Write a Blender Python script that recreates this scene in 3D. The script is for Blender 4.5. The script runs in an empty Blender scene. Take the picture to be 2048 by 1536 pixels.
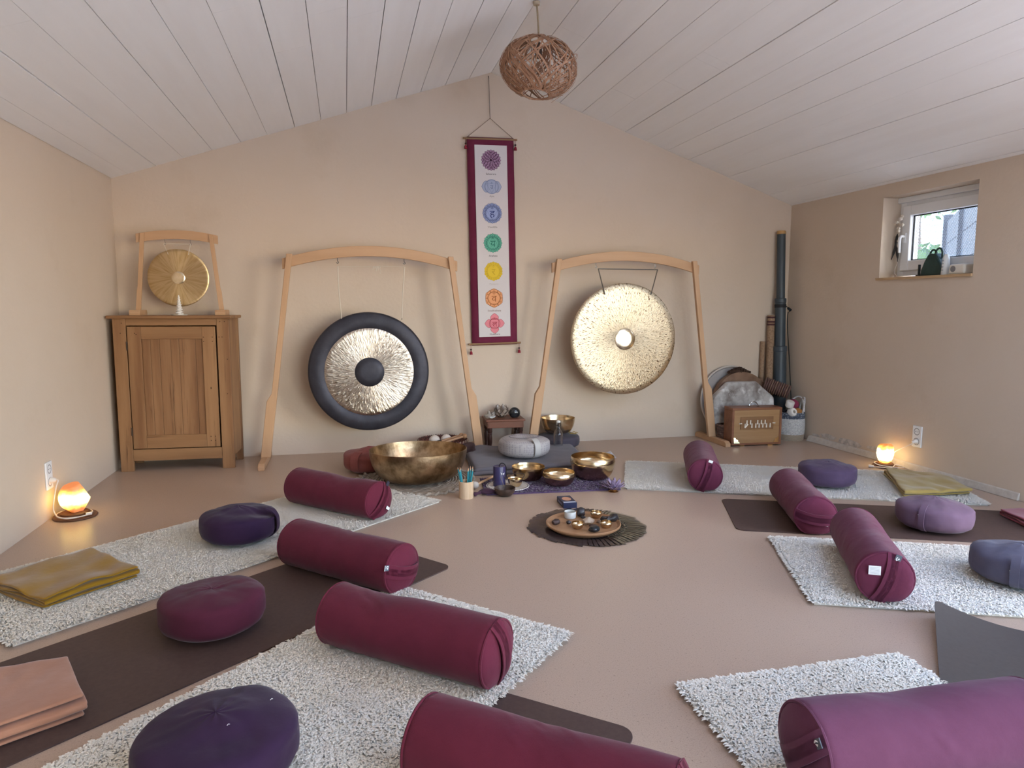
import bpy, math, random
import numpy as np
from mathutils import Vector, Matrix

S = bpy.context.scene
COL = S.collection
PI = math.pi
rnd = random.Random(7)

# ------------------------------------------------------------------ camera
F_PX = 1384.213
CAM = Vector((0.0, 0.0, 1.185))
_yaw, _pit, _rol = math.radians(13.5038), math.radians(6.438), math.radians(0.094)
_f = Vector((math.sin(_yaw) * math.cos(_pit), math.cos(_yaw) * math.cos(_pit), -math.sin(_pit)))
_r = Vector((math.cos(_yaw), -math.sin(_yaw), 0))
_u = _r.cross(_f)
_r, _u = (math.cos(_rol) * _r + math.sin(_rol) * _u, -math.sin(_rol) * _r + math.cos(_rol) * _u)
cd = bpy.data.cameras.new('camera')
cam = bpy.data.objects.new('camera', cd)
COL.objects.link(cam)
cd.sensor_width = 36.0
cd.lens = F_PX / 2048 * 36.0
cd.clip_start = 0.02
cam.matrix_world = Matrix(((_r.x, _u.x, -_f.x, CAM.x), (_r.y, _u.y, -_f.y, CAM.y), (_r.z, _u.z, -_f.z, CAM.z), (0, 0, 0, 1)))
S.camera = cam


def at(px, py, z=0.0):
    """point of the horizontal plane z seen at a pixel of the 2048 x 1536 photograph"""
    d = _f + _r * ((px - 1024) / F_PX) - _u * ((py - 768) / F_PX)
    return CAM + d * ((z - CAM.z) / d.z)


# ------------------------------------------------------------------ world, sun, exposure
S.view_settings.view_transform = 'Standard'
S.view_settings.look = 'None'
S.view_settings.gamma = 1.0
S.view_settings.use_curve_mapping = False
S.view_settings.exposure = 0.13
W = bpy.data.worlds.new('sky')
S.world = W
W.use_nodes = True
_n = W.node_tree.nodes
_bg = _n['Background']
_sky = _n.new('ShaderNodeTexSky')
_sky.sky_type = 'NISHITA'
_sky.sun_disc = False
_sky.sun_elevation = math.radians(32)
_sky.sun_rotation = math.radians(140)
_sky.air_density = 1.0
_sky.dust_density = 0.6
_sky.ozone_density = 3.0
W.node_tree.links.new(_sky.outputs[0], _bg.inputs[0])
_bg.inputs[1].default_value = 1.22
_sd = bpy.data.lights.new('sun', 'SUN')
_sd.energy = 17
_sd.angle = math.radians(0.6)
_sd.color = (1.0, 0.96, 0.9)
_so = bpy.data.objects.new('sun', _sd)
COL.objects.link(_so)
_so.rotation_euler = Vector((-0.30, -0.55, -0.78)).to_track_quat('-Z', 'Y').to_euler()


def portal(name, loc, direction, sx, sy):
    a = bpy.data.lights.new(name, 'AREA')
    a.shape = 'RECTANGLE'
    a.size, a.size_y = sx, sy
    a.cycles.is_portal = True
    o = bpy.data.objects.new(name, a)
    COL.objects.link(o)
    o.location = loc
    o.rotation_euler = Vector(direction).to_track_quat('-Z', 'Y').to_euler()


DOOR = (0.0, 2.2, 0.0, 2.05)           # opening in the right wall, beyond the frame: y0, y1, z0, z1
FWIN = (1.0, 3.85, 0.0, 2.08)          # glazed door in the wall behind the camera: x0, x1, z0, z1
ADDED_ROOFLIGHT = (2.356, 3.752, 0.9, 2.5)           # unseen roof opening added to brighten the right wall: x0, x1, y0, y1
WIN = (3.752, 4.575, 1.40, 2.005)      # the small window: y0, y1, z0, z1
D, XL, XR, EAVE, XRID, ZRID, YF = 5.703, -1.6305, 4.0, 2.101, 1.192, 3.053, -1.6
portal('door_portal', (XR + .3, (DOOR[0] + DOOR[1]) / 2, 1.02), (-1, 0, 0), DOOR[1] - DOOR[0], DOOR[3] - DOOR[2])
portal('front_portal', ((FWIN[0] + FWIN[1]) / 2, YF - .3, (FWIN[2] + FWIN[3]) / 2), (0, 1, 0), FWIN[1] - FWIN[0], FWIN[3] - FWIN[2])
portal('added_roof_portal', ((ADDED_ROOFLIGHT[0] + ADDED_ROOFLIGHT[1]) / 2, (ADDED_ROOFLIGHT[2] + ADDED_ROOFLIGHT[3]) / 2, 2.85), (-.32, 0, -.95), 1.48, 1.6)
portal('window_portal', (XR + .33, 4.16, 1.70), (-1, 0, 0), .82, .6)

# ------------------------------------------------------------------ materials
MATS = {}


def lin(c):
    return tuple((v / 12.92 if v <= .04045 else ((v + .055) / 1.055) ** 2.4) for v in c)


def hexc(h):
    return lin(tuple(int(h[i:i + 2], 16) / 255 for i in (0, 2, 4)))


class NT:
    def __init__(s, m):
        s.t = m.node_tree
        s.n = s.t.nodes

    def new(s, typ, **kw):
        x = s.n.new(typ)
        for k, v in kw.items():
            if hasattr(x, k):
                setattr(x, k, v)
            else:
                x.inputs[k.replace('_', ' ')].default_value = v
        return x

    def link(s, a, b):
        s.t.links.new(a, b)


def M(name, col, rough=.6, metal=0.0, spec=.5, noise=None, bump=None, sheen=0, trans=0, ior=1.45, emis=None, coat=0, stretch=None, aniso=0, sub=0, coords='Object', dark=None):
    """Principled material. noise=(scale, hex colour 2, lo, hi); bump=(scale, strength, distance); dark=(scale, colour, lo, hi) second blotch layer"""
    if name in MATS:
        return MATS[name]
    m = bpy.data.materials.new(name)
    m.use_nodes = True
    g = NT(m)
    b = g.n['Principled BSDF']
    c = hexc(col) if isinstance(col, str) else col
    b.inputs['Base Color'].default_value = (*c, 1)
    b.inputs['Roughness'].default_value = rough
    b.inputs['Metallic'].default_value = metal
    b.inputs['Specular IOR Level'].default_value = spec
    b.inputs['IOR'].default_value = ior
    b.inputs['Transmission Weight'].default_value = trans
    b.inputs['Sheen Weight'].default_value = sheen
    b.inputs['Coat Weight'].default_value = coat
    b.inputs['Anisotropic'].default_value = aniso
    if sheen:
        b.inputs['Sheen Roughness'].default_value = .4
    if sub:
        b.inputs['Subsurface Weight'].default_value = sub
        b.inputs['Subsurface Radius'].default_value = (.01, .008, .006)
    if emis:
        b.inputs['Emission Color'].default_value = (*hexc(emis[0]), 1)
        b.inputs['Emission Strength'].default_value = emis[1]
    tc = g.new('ShaderNodeTexCoord')
    src = tc.outputs[coords]
    if stretch:
        mp = g.new('ShaderNodeMapping')
        mp.inputs['Scale'].default_value = stretch
        g.link(src, mp.inputs[0])
        src = mp.outputs[0]
    last = None
    for layer in (noise, dark):
        if not layer:
            continue
        nz = g.new('ShaderNodeTexNoise', Scale=layer[0], Detail=6.0, Roughness=.6)
        g.link(src, nz.inputs['Vector'])
        rp = g.new('ShaderNodeMapRange')
        rp.inputs['From Min'].default_value = layer[2]
        rp.inputs['From Max'].default_value = layer[3]
        g.link(nz.outputs['Fac'], rp.inputs['Value'])
        mx = g.new('ShaderNodeMix', data_type='RGBA')
        g.link(rp.outputs[0], mx.inputs[0])
        if last is None:
            mx.inputs[6].default_value = (*c, 1)
        else:
            g.link(last, mx.inputs[6])
        mx.inputs[7].default_value = (*hexc(layer[1]), 1)
        last = mx.outputs[2]
    if last is not None:
        g.link(last, b.inputs['Base Color'])
    if bump:
        bn = g.new('ShaderNodeTexNoise', Scale=bump[0], Detail=4.0)
        g.link(src, bn.inputs['Vector'])
        bb = g.new('ShaderNodeBump', Strength=bump[1], Distance=bump[2])
        g.link(bn.outputs['Fac'], bb.inputs['Height'])
        g.link(bb.outputs[0], b.inputs['Normal'])
    MATS[name] = m
    return m


def weave(name, col, col2, scale=900, sheen=.15):
    """woven cotton: fine thread bump and a faint mottle"""
    m = M(name, col, rough=.9, spec=.15, noise=(9, col2, .35, .7), sheen=sheen)
    g = NT(m)
    b = g.n['Principled BSDF']
    tc = g.new('ShaderNodeTexCoord')
    v = g.new('ShaderNodeTexNoise', Scale=scale, Detail=2.0)
    g.link(tc.outputs['Object'], v.inputs['Vector'])
    w = g.new('ShaderNodeTexNoise', Scale=28.0, Detail=3.0)
    g.link(tc.outputs['Object'], w.inputs['Vector'])
    ad = g.new('ShaderNodeMath', operation='MULTIPLY_ADD')
    g.link(w.outputs['Fac'], ad.inputs[0])
    ad.inputs[1].default_value = 5.0
    g.link(v.outputs['Fac'], ad.inputs[2])
    bb = g.new('ShaderNodeBump', Strength=.25, Distance=.0012)
    g.link(ad.outputs[0], bb.inputs['Height'])
    g.link(bb.outputs[0], b.inputs['Normal'])
    return m


def wood(name, c1, c2, c3=None, axis='z', scale=14, rough=.5, coat=0):
    st = {'x': (.06, 1, 1), 'y': (1, .06, 1), 'z': (1, 1, .06)}[axis]
    return M(name, c1, rough=rough, stretch=st, noise=(scale, c2, .35, .68), dark=(scale * 3.2, c3, .58, .78) if c3 else None, bump=(scale * 5, .12, .002), coat=coat)


def gong_mat(name, c_main, c_fleck, rough, fleck_lo, fleck_hi, bump_s, freq=(13, 7)):
    """hammered metal with radial flecks, in polar coordinates about local z"""
    m = bpy.data.materials.new(name)
    m.use_nodes = True
    g = NT(m)
    b = g.n['Principled BSDF']
    b.inputs['Metallic'].default_value = 1.0
    b.inputs['Roughness'].default_value = rough
    tc = g.new('ShaderNodeTexCoord')
    sp = g.new('ShaderNodeSeparateXYZ')
    g.link(tc.outputs['Object'], sp.inputs[0])
    at2 = g.new('ShaderNodeMath', operation='ARCTAN2')
    g.link(sp.outputs[1], at2.inputs[0])
    g.link(sp.outputs[0], at2.inputs[1])
    ln = g.new('ShaderNodeVectorMath', operation='LENGTH')
    g.link(tc.outputs['Object'], ln.inputs[0])
    cb = g.new('ShaderNodeCombineXYZ')
    g.link(at2.outputs[0], cb.inputs[0])
    g.link(ln.outputs['Value'], cb.inputs[1])
    mp = g.new('ShaderNodeMapping')
    mp.inputs['Scale'].default_value = (freq[0], freq[1], 1)
    g.link(cb.outputs[0], mp.inputs[0])
    nz = g.new('ShaderNodeTexNoise', Scale=2.6, Detail=3.0, Roughness=.55, Distortion=.6)
    g.link(mp.outputs[0], nz.inputs['Vector'])
    rp = g.new('ShaderNodeMapRange')
    rp.inputs['From Min'].default_value = fleck_lo
    rp.inputs['From Max'].default_value = fleck_hi
    g.link(nz.outputs['Fac'], rp.inputs['Value'])
    nb = g.new('ShaderNodeTexNoise', Scale=5.0, Detail=4.0)
    g.link(tc.outputs['Object'], nb.inputs['Vector'])
    mx = g.new('ShaderNodeMix', data_type='RGBA')
    mx.inputs[6].default_value = (*hexc(c_main), 1)
    mx.inputs[7].default_value = (*hexc(c_fleck), 1)
    g.link(rp.outputs[0], mx.inputs[0])
    g.link(mx.outputs[2], b.inputs['Base Color'])
    bb = g.new('ShaderNodeBump', Strength=bump_s, Distance=.006)
    g.link(nz.outputs['Fac'], bb.inputs['Height'])
    # very fine turning rings spread reflections along the radius
    tg = g.new('ShaderNodeTangent', direction_type='RADIAL', axis='Z')
    b.inputs['Anisotropic'].default_value = .55
    g.link(tg.outputs[0], b.inputs['Tangent'])
    g.link(bb.outputs[0], b.inputs['Normal'])
    MATS[name] = m
    return m


def brass(name, c1, c2, rough, aniso=.6, lo=.4, hi=.75, scale=18, bump=None):
    m = M(name, c1, rough=rough, metal=1.0, noise=(scale, c2, lo, hi), aniso=aniso, bump=bump)
    g = NT(m)
    tg = g.new('ShaderNodeTangent', direction_type='RADIAL', axis='Z')
    g.link(tg.outputs[0], g.n['Principled BSDF'].inputs['Tangent'])
    return m


# ------------------------------------------------------------------ mesh helpers
def vn(p, seed=0):
    """vectorised value noise, p (n,3) -> (n,) in -1..1"""
    p = np.asarray(p, float)
    i = np.floor(p).astype(np.int64)
    t = p - i
    t = t * t * (3 - 2 * t)

    def h(a):
        n = (a[:, 0] * 374761393 + a[:, 1] * 668265263 + a[:, 2] * 2147483647 + seed * 1274126177) & 0xffffffff
        n = ((n ^ (n >> 13)) * 1274126177) & 0xffffffff
        return ((n ^ (n >> 16)) & 0xffff) / 32767.5 - 1
    r = 0
    for dx in (0, 1):
        for dy in (0, 1):
            for dz in (0, 1):
                w = (t[:, 0] if dx else 1 - t[:, 0]) * (t[:, 1] if dy else 1 - t[:, 1]) * (t[:, 2] if dz else 1 - t[:, 2])
                r = r + w * h(i + np.array([dx, dy, dz]))
    return r


def fast_mesh(name, V, Fq, mats, smooth=True):
    """V (n,3), Fq (m,k) faces all of k corners"""
    me = bpy.data.meshes.new(name)
    V = np.ascontiguousarray(V, np.float32)
    Fq = np.ascontiguousarray(Fq, np.int32)
    me.vertices.add(len(V))
    me.vertices.foreach_set('co', V.ravel())
    k = Fq.shape[1]
    me.loops.add(Fq.size)
    me.loops.foreach_set('vertex_index', Fq.ravel())
    me.polygons.add(len(Fq))
    me.polygons.foreach_set('loop_start', np.arange(0, Fq.size, k, dtype=np.int32))
    me.polygons.foreach_set('use_smooth', np.full(len(Fq), smooth))
    me.update(calc_edges=True)
    me.validate()
    for m in (mats if isinstance(mats, (list, tuple)) else [mats]):
        me.materials.append(m)
    return me


def link(name, me, parent=None):
    o = bpy.data.objects.new(name, me)
    COL.objects.link(o)
    if parent is not None:
        o.parent = parent
    return o


class MB:
    def __init__(s):
        s.v, s.f, s.mi = [], [], []

    def add(s, verts, faces, m=0, T=None):
        k = len(s.v)
        for p in verts:
            p = Vector(p)
            s.v.append(T @ p if T is not None else p)
        for f in faces:
            s.f.append([i + k for i in f])
            s.mi.append(m)
        return s

    def box(s, x0, x1, y0, y1, z0, z1, m=0, T=None):
        v = [(x0, y0, z0), (x1, y0, z0), (x1, y1, z0), (x0, y1, z0), (x0, y0, z1), (x1, y0, z1), (x1, y1, z1), (x0, y1, z1)]
        return s.add(v, [(0, 3, 2, 1), (4, 5, 6, 7), (0, 1, 5, 4), (1, 2, 6, 5), (2, 3, 7, 6), (3, 0, 4, 7)], m, T)

    def cbox(s, c, d, m=0, T=None):
        return s.box(c[0] - d[0] / 2, c[0] + d[0] / 2, c[1] - d[1] / 2, c[1] + d[1] / 2, c[2] - d[2] / 2, c[2] + d[2] / 2, m, T)

    def lathe(s, prof, n=32, m=0, T=None, wob=None):
        """prof: list of (r, z), bottom to top on the outside; r = 0 closes"""
        V, rings = [], []
        for r, z in prof:
            if r < 1e-6:
                rings.append([len(V)])
                V.append((0, 0, z))
            else:
                q = []
                for i in range(n):
                    a = 2 * PI * i / n
                    k = r * (wob(a, z) if wob else 1)
                    q.append(len(V))
                    V.append((k * math.cos(a), k * math.sin(a), z))
                rings.append(q)
        Fc = []
        for A, B in zip(rings, rings[1:]):
            for i in range(n):
                j = (i + 1) % n
                if len(A) == 1 and len(B) == 1:
                    continue
                if len(A) == 1:
                    Fc.append((A[0], B[j], B[i]))
                elif len(B) == 1:
                    Fc.append((A[i], A[j], B[0]))
                else:
                    Fc.append((A[i], A[j], B[j], B[i]))
        return s.add(V, Fc, m, T)

    def tube(s, pts, r, n=8, m=0, closed=False, T=None):
        P = [Vector(p) for p in pts]
        L = len(P)
        rr = r if isinstance(r, (list, tuple)) else [r] * L
        V, nrm = [], None
        for i in range(L):
            t = (P[(i + 1) % L] - P[i - 1]) if closed else (P[min(i + 1, L - 1)] - P[max(i - 1, 0)])
            t = t.normalized() if t.length > 1e-9 else Vector((0, 0, 1))
            if nrm is None:
                nrm = t.orthogonal().normalized()
            nrm = (nrm - t * nrm.dot(t))
            nrm = nrm.normalized() if nrm.length > 1e-6 else t.orthogonal().normalized()
            bn = t.cross(nrm)
            for k in range(n):
                a = 2 * PI * k / n
                V.append(P[i] + (nrm * math.cos(a) + bn * math.sin(a)) * rr[i])
        Fc = []
        for i in range(L if closed else L - 1):
            j = (i + 1) % L
            for k in range(n):
                l = (k + 1) % n
                Fc.append((i * n + k, i * n + l, j * n + l, j * n + k))
        if not closed:
            Fc.append(tuple(range(n - 1, -1, -1)))
            Fc.append(tuple((L - 1) * n + k for k in range(n)))
        return s.add(V, Fc, m, T)

    def ribbon(s, pts, wid, thick, m=0, T=None):
        """flat band through pts; wid a vector (half width) or list of vectors"""
        P = [Vector(p) for p in pts]
        L = len(P)
        V = []
        for i in range(L):
            t = (P[min(i + 1, L - 1)] - P[max(i - 1, 0)]).normalized()
            w = Vector(wid[i] if isinstance(wid, list) else wid)
            nm = t.cross(w).normalized() * thick / 2
            V += [P[i] - w - nm, P[i] + w - nm, P[i] + w + nm, P[i] - w + nm]
        Fc = [(3, 2, 1, 0), tuple(4 * (L - 1) + k for k in range(4))]
        for i in range(L - 1):
            for k in range(4):
                l = (k + 1) % 4
                Fc.append((4 * i + k, 4 * i + l, 4 * i + 4 + l, 4 * i + 4 + k))
        return s.add(V, Fc, m, T)

    def prism(s, poly, y0, y1, m=0, T=None):
        """polygon in x, z (counter-clockwise seen from -y) extruded along y"""
        n = len(poly)
        V = [(x, y0, z) for x, z in poly] + [(x, y1, z) for x, z in poly]
        Fc = [tuple(range(n)), tuple(range(2 * n - 1, n - 1, -1))]
        for i in range(n):
            j = (i + 1) % n
            Fc.append((i, i + n, j + n, j))
        return s.add(V, Fc, m, T)

    def blob(s, c, r, m=0, seed=0, amp=.15, facets=0, nu=14, nv=10, T=None):
        """pebble: noisy ellipsoid, optionally cut by random planes"""
        q = random.Random(seed)
        pls = [(Vector((q.gauss(0, 1), q.gauss(0, 1), q.gauss(0, 1))).normalized(), q.uniform(.72, .97)) for _ in range(facets)]
        V, Fc = [], []
        ph = [q.uniform(0, 9) for _ in range(6)]
        for i in range(nv + 1):
            th = PI * i / nv
            for j in range(nu):
                a = 2 * PI * j / nu
                d = Vector((math.sin(th) * math.cos(a), math.sin(th) * math.sin(a), math.cos(th)))
                k = 1 + amp * (math.sin(3 * d.x + ph[0]) * math.sin(2.6 * d.y + ph[1]) + .6 * math.sin(5 * d.z + ph[2]) * math.sin(4 * d.x + ph[3]))
                p = d * k
                for nn, h in pls:
                    e = p.dot(nn)
                    if e > h:
                        p = p - nn * (e - h)
                V.append((c[0] + p.x * r[0], c[1] + p.y * r[1], c[2] + p.z * r[2]))
        for i in range(nv):
            for j in range(nu):
                l = (j + 1) % nu
                Fc.append((i * nu + j, (i + 1) * nu + j, (i + 1) * nu + l, i * nu + l))
        return s.add(V, Fc, m, T)

    def build(s, name, mats, parent=None, angle=35, bevel=None, smooth=True):
        me = bpy.data.meshes.new(name)
        me.from_pydata([tuple(v) for v in s.v], [], s.f)
        for m in (mats if isinstance(mats, (list, tuple)) else [mats]):
            me.materials.append(m)
        me.polygons.foreach_set('material_index', s.mi)
        me.update()
        if smooth:
            me.polygons.foreach_set('use_smooth', [True] * len(me.polygons))
            me.set_sharp_from_angle(angle=math.radians(angle))
        o = link(name, me, parent)
        if bevel:
            b = o.modifiers.new('bevel', 'BEVEL')
            b.width = bevel
            b.segments = 2
            b.limit_method = 'ANGLE'
            b.angle_limit = math.radians(40)
        return o


def tag(o, label, cat, group=None):
    o['label'] = label
    o['category'] = cat
    if group:
        o['group'] = group
    return o


def thing(name, label, cat, loc=(0, 0, 0), rz=0.0, group=None):
    o = bpy.data.objects.new(name, None)
    o.empty_display_size = .05
    COL.objects.link(o)
    o.location = loc
    o.rotation_euler = (0, 0, rz)
    return tag(o, label, cat, group)


def struct(o):
    o['kind'] = 'structure'
    return o


def copy_thing(src, loc, rz, label):
    c = src.copy()
    COL.objects.link(c)
    c.location, c.rotation_euler = loc, (0, 0, rz)
    c['label'] = label
    for ch in src.children:
        d = ch.copy()
        COL.objects.link(d)
        d.parent = c
        for g in ch.children:
            e = g.copy()
            COL.objects.link(e)
            e.parent = d
    return c


def TR(loc=(0, 0, 0), rot=(0, 0, 0), sc=1.0):
    return Matrix.Translation(loc) @ Matrix.Rotation(rot[2], 4, 'Z') @ Matrix.Rotation(rot[1], 4, 'Y') @ Matrix.Rotation(rot[0], 4, 'X') @ Matrix.Scale(sc, 4)


def smooth_path(pts, k=6):
    """Catmull-Rom through pts"""
    P = [Vector(p) for p in pts]
    out = []
    for i in range(len(P) - 1):
        a, b, c, d = P[max(i - 1, 0)], P[i], P[i + 1], P[min(i + 2, len(P) - 1)]
        for j in range(k):
            t = j / k
            out.append(.5 * (2 * b + (c - a) * t + (2 * a - 5 * b + 4 * c - d) * t * t + (3 * b - a - 3 * c + d) * t ** 3))
    out.append(P[-1])
    return out

# ================================================================== ROOM SHELL
plaster = M('lime_plaster', 'd5c4b2', rough=.93, spec=.2, noise=(1.1, 'd1bfab', .35, .75), dark=(2.3, 'cbb8a3', .60, .85), bump=(38, .22, .006))
white_board = M('white_painted_board', 'fbfaf9', rough=.6, spec=.35, stretch=(1, .08, 1), noise=(9, 'f5f3f1', .3, .75), bump=(60, .08, .002))
gap_dark = M('board_gap', '4a3a2c', rough=.9)
lino = M('linoleum', 'c0a894', rough=.34, spec=.45, noise=(240, 'ad9583', .45, .75), dark=(150, '8c7867', .60, .69))
pvc = M('white_pvc', 'eef0f2', rough=.35, spec=.5)
seal = M('dark_seal', '2a2d33', rough=.6)
oldwood = M('sill_board', 'c9a982', rough=.7, stretch=(1, .08, 1), noise=(20, '9d7c5c', .4, .7))

mb = MB().box(XL - .5, XR + .6, YF - .5, D + .4, -.15, 0)
struct(mb.build('floor', lino, smooth=False))
# seams between the sheets of linoleum
# walls
mb = MB().box(XL - .3, XL, YF - .3, D + .3, 0, EAVE + .05)
struct(mb.build('wall_left', plaster, smooth=False))
gab = [(XL - .3, 0), (XR + .3, 0), (XR + .3, EAVE - .06), (XRID, ZRID + .04), (XL - .3, EAVE - .06)]
mb = MB().prism(gab, D, D + .3)
struct(mb.build('wall_back', plaster, smooth=False))
mb = MB()
y0, y1, z0, z1 = FWIN[0], FWIN[1], FWIN[2], FWIN[3]
for b in ((XL - .3, y0, 0, EAVE), (y1, XR + .3, 0, EAVE), (y0, y1, 0, z0), (y0, y1, z1, EAVE)):
    mb.box(b[0], b[1], YF - .3, YF, b[2], b[3])
mb.prism([(XL - .3, EAVE), (XR + .3, EAVE), (XRID, ZRID + .04)], YF - .3, YF)
struct(mb.build('wall_front', plaster, smooth=False))
mb = MB()
for b in ((YF, DOOR[0], 0, EAVE), (DOOR[0], DOOR[1], DOOR[3], EAVE), (DOOR[1], WIN[0], 0, EAVE), (WIN[0], WIN[1], 0, WIN[2]), (WIN[0], WIN[1], WIN[3], EAVE), (WIN[1], D, 0, EAVE)):
    mb.box(XR, XR + .34, b[0], b[1], b[2], b[3])
struct(mb.build('wall_right', plaster, smooth=False))

# ceiling: painted boards running the length of the room, one mesh with its dark backing
jl = [-1.63, -1.519, -1.329, -1.135, -.934, -.731, -.54, -.338, -.145, .048, .239, .429, .622, .817, 1.011, XRID]
jr = [XRID, 1.391, 1.581, 1.771, 1.964, 2.156, 2.356, 2.546, 2.749, 2.95, 3.136, 3.339, 3.546, 3.752, 3.961, XR]
sl = (ZRID - EAVE) / (XRID - XL)
mb = MB()
sr_ = (ZRID - EAVE) / (XR - XRID)


def roofz(x):
    return EAVE + sl * (x - XL) if x <= XRID else EAVE + sr_ * (XR - x)


for js in (jl, jr):
    for a, b in zip(js, js[1:]):
        ga, gb = rnd.choice((.0016, .002, .003, .0038)), rnd.choice((.001, .0014, .002))
        a2, b2 = a + ga, b - gb
        dz = rnd.uniform(-.0015, .0015)
        cuts = sorted([YF - .3, D + .02] + [rnd.uniform(-.5, 5.3) for _ in range(3)])
        if a > ADDED_ROOFLIGHT[0] - .01 and b < ADDED_ROOFLIGHT[1] + .01:
            cuts = [YF - .3, ADDED_ROOFLIGHT[2], ADDED_ROOFLIGHT[3], D + .02]
        for c0, c1 in zip(cuts, cuts[1:]):
            if len(cuts) == 4 and (c0, c1) == (ADDED_ROOFLIGHT[2], ADDED_ROOFLIGHT[3]):
                continue
            V = [(a2, c0, roofz(a2) + dz), (b2, c0, roofz(b2) + dz), (b2, c0, roofz(b2) + .018), (a2, c0, roofz(a2) + .018)]
            V += [(x, c1 - .0012, z) for x, y, z in V]
            mb.add(V, [(3, 2, 1, 0), (4, 5, 6, 7), (0, 1, 5, 4), (1, 2, 6, 5), (2, 3, 7, 6), (3, 0, 4, 7)], 0)
poly = [(XL - .4, roofz(XL) - .4 * sl + .02), (XRID, ZRID + .02), (XR + .4, EAVE - .4 * sr_ + .02), (XR + .4, EAVE + .3), (XRID, ZRID + .35), (XL - .4, EAVE + .3)]
mb.prism(poly, YF - .4, ADDED_ROOFLIGHT[2], 1)
mb.prism(poly, ADDED_ROOFLIGHT[3], D + .35, 1)
mb.prism([poly[0], poly[1], (ADDED_ROOFLIGHT[0], roofz(ADDED_ROOFLIGHT[0]) + .02), (ADDED_ROOFLIGHT[0], roofz(ADDED_ROOFLIGHT[0]) + .3), poly[4], poly[5]], ADDED_ROOFLIGHT[2], ADDED_ROOFLIGHT[3], 1)
mb.prism([(ADDED_ROOFLIGHT[1], roofz(ADDED_ROOFLIGHT[1]) + .02), poly[2], poly[3], (ADDED_ROOFLIGHT[1], roofz(ADDED_ROOFLIGHT[1]) + .3)], ADDED_ROOFLIGHT[2], ADDED_ROOFLIGHT[3], 1)
struct(mb.build('ceiling', [white_board, gap_dark], smooth=False))

# white lining of the roof opening added for light
mb = MB()
sx0, sx1, sy0, sy1 = ADDED_ROOFLIGHT
za, zb = roofz(sx0), roofz(sx1)
for ya, yb in ((sy0, sy0 + .02), (sy1 - .02, sy1)):
    mb.prism([(sx0 - .004, za - .004), (sx1 + .004, zb - .004), (sx1 + .004, zb + .31), (sx0 - .004, za + .31)], ya, yb)
mb.prism([(sx0 - .004, za - .004), (sx0 + .02, roofz(sx0 + .02) - .004), (sx0 + .02, za + .31), (sx0 - .004, za + .31)], sy0, sy1)
mb.prism([(sx1 - .02, roofz(sx1 - .02) - .004), (sx1 + .004, zb - .004), (sx1 + .004, zb + .31), (sx1 - .02, zb + .31)], sy0, sy1)
struct(mb.build('window_added', pvc, smooth=False))

# skirting strip along the right wall, coming loose towards the corner
trim_m = M('grey_skirting', 'cfc6bb', rough=.6, noise=(30, 'c0b6aa', .4, .7))
mb = MB()
pts = [(3.30, .0), (3.9, .0), (4.25, .0), (4.55, .004), (4.95, .012), (5.27, .03)]
V = []
for y, off in pts:
    V += [(XR - .022 - off, y, .001), (XR - .001, y, .001), (XR - .001, y, .05), (XR - .012 - off * .6, y, .045)]
Fc = [(0, 1, 2, 3), tuple(4 * (len(pts) - 1) + k for k in (3, 2, 1, 0))]
for i in range(len(pts) - 1):
    for k in range(4):
        l = (k + 1) % 4
        Fc.append((4 * i + k, 4 * i + 4 + k, 4 * i + 4 + l, 4 * i + l))
mb.add(V, Fc)
struct(mb.build('trim_1', trim_m, smooth=False, bevel=.003))
# broken edge of the plaster above the strip
chip_m = M('bare_plaster', 'd8cfc6', rough=.95, noise=(25, 'aaa39c', .4, .7), bump=(60, .6, .01))
mb = MB()
for y, z, a, b in ((5.05, .075, .11, .022), (4.78, .07, .16, .028), (4.5, .08, .10, .02), (5.2, .06, .06, .012)):
    mb.blob((XR, y, z), (.003, a, b * .8), seed=int(y * 100), amp=.35, nu=24, nv=16)
struct(mb.build('trim_2', chip_m))

# ------------------------------------------------------------------ the small window
wy0, wy1, wz0, wz1 = WIN
mb = MB()
x0, x1 = XR + .16, XR + .23
for b in ((wy0, wy0 + .06, wz0 + .02, wz1 - .03), (wy1 - .06, wy1, wz0 + .02, wz1 - .03), (wy0 + .06, wy1 - .06, wz0 + .02, wz0 + .08), (wy0 + .06, wy1 - .06, wz1 - .09, wz1 - .03)):
    mb.box(x0, x1, b[0], b[1], b[2], b[3])
mb.box(XR + .13, x1, wy0, wy1, wz1 - .04, wz1)
win = struct(mb.build('window_1', pvc, smooth=False, bevel=.004))
mb = MB()
a0, a1, c0, c1 = wy0 + .045, wy1 - .045, wz0 + .055, wz1 - .065
w = .075
for b in ((a0, a0 + w, c0, c1), (a1 - w, a1, c0, c1), (a0 + w, a1 - w, c0, c0 + w), (a0 + w, a1 - w, c1 - w, c1)):
    mb.box(x0 - .02, x0 + .045, b[0], b[1], b[2], b[3])
sash = mb.build('sash', pvc, win, smooth=False, bevel=.005)
mb = MB()
for b in ((a0 + w, a0 + w + .008, c0 + w, c1 - w), (a1 - w - .008, a1 - w, c0 + w, c1 - w), (a0 + w, a1 - w, c0 + w, c0 + w + .008), (a0 + w, a1 - w, c1 - w - .008, c1 - w)):
    mb.box(x0 + .012, x0 + .02, b[0], b[1], b[2], b[3])
mb.build('seal', seal, sash, smooth=False)
glass = bpy.data.materials.new('window_glass')
glass.use_nodes = True
g = NT(glass)
tr, gl = g.new('ShaderNodeBsdfTransparent'), g.new('ShaderNodeBsdfGlossy')
gl.inputs['Roughness'].default_value = .02
mx = g.new('ShaderNodeMixShader')
mx.inputs[0].default_value = .05
g.link(tr.outputs[0], mx.inputs[1])
g.link(gl.outputs[0], mx.inputs[2])
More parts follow.
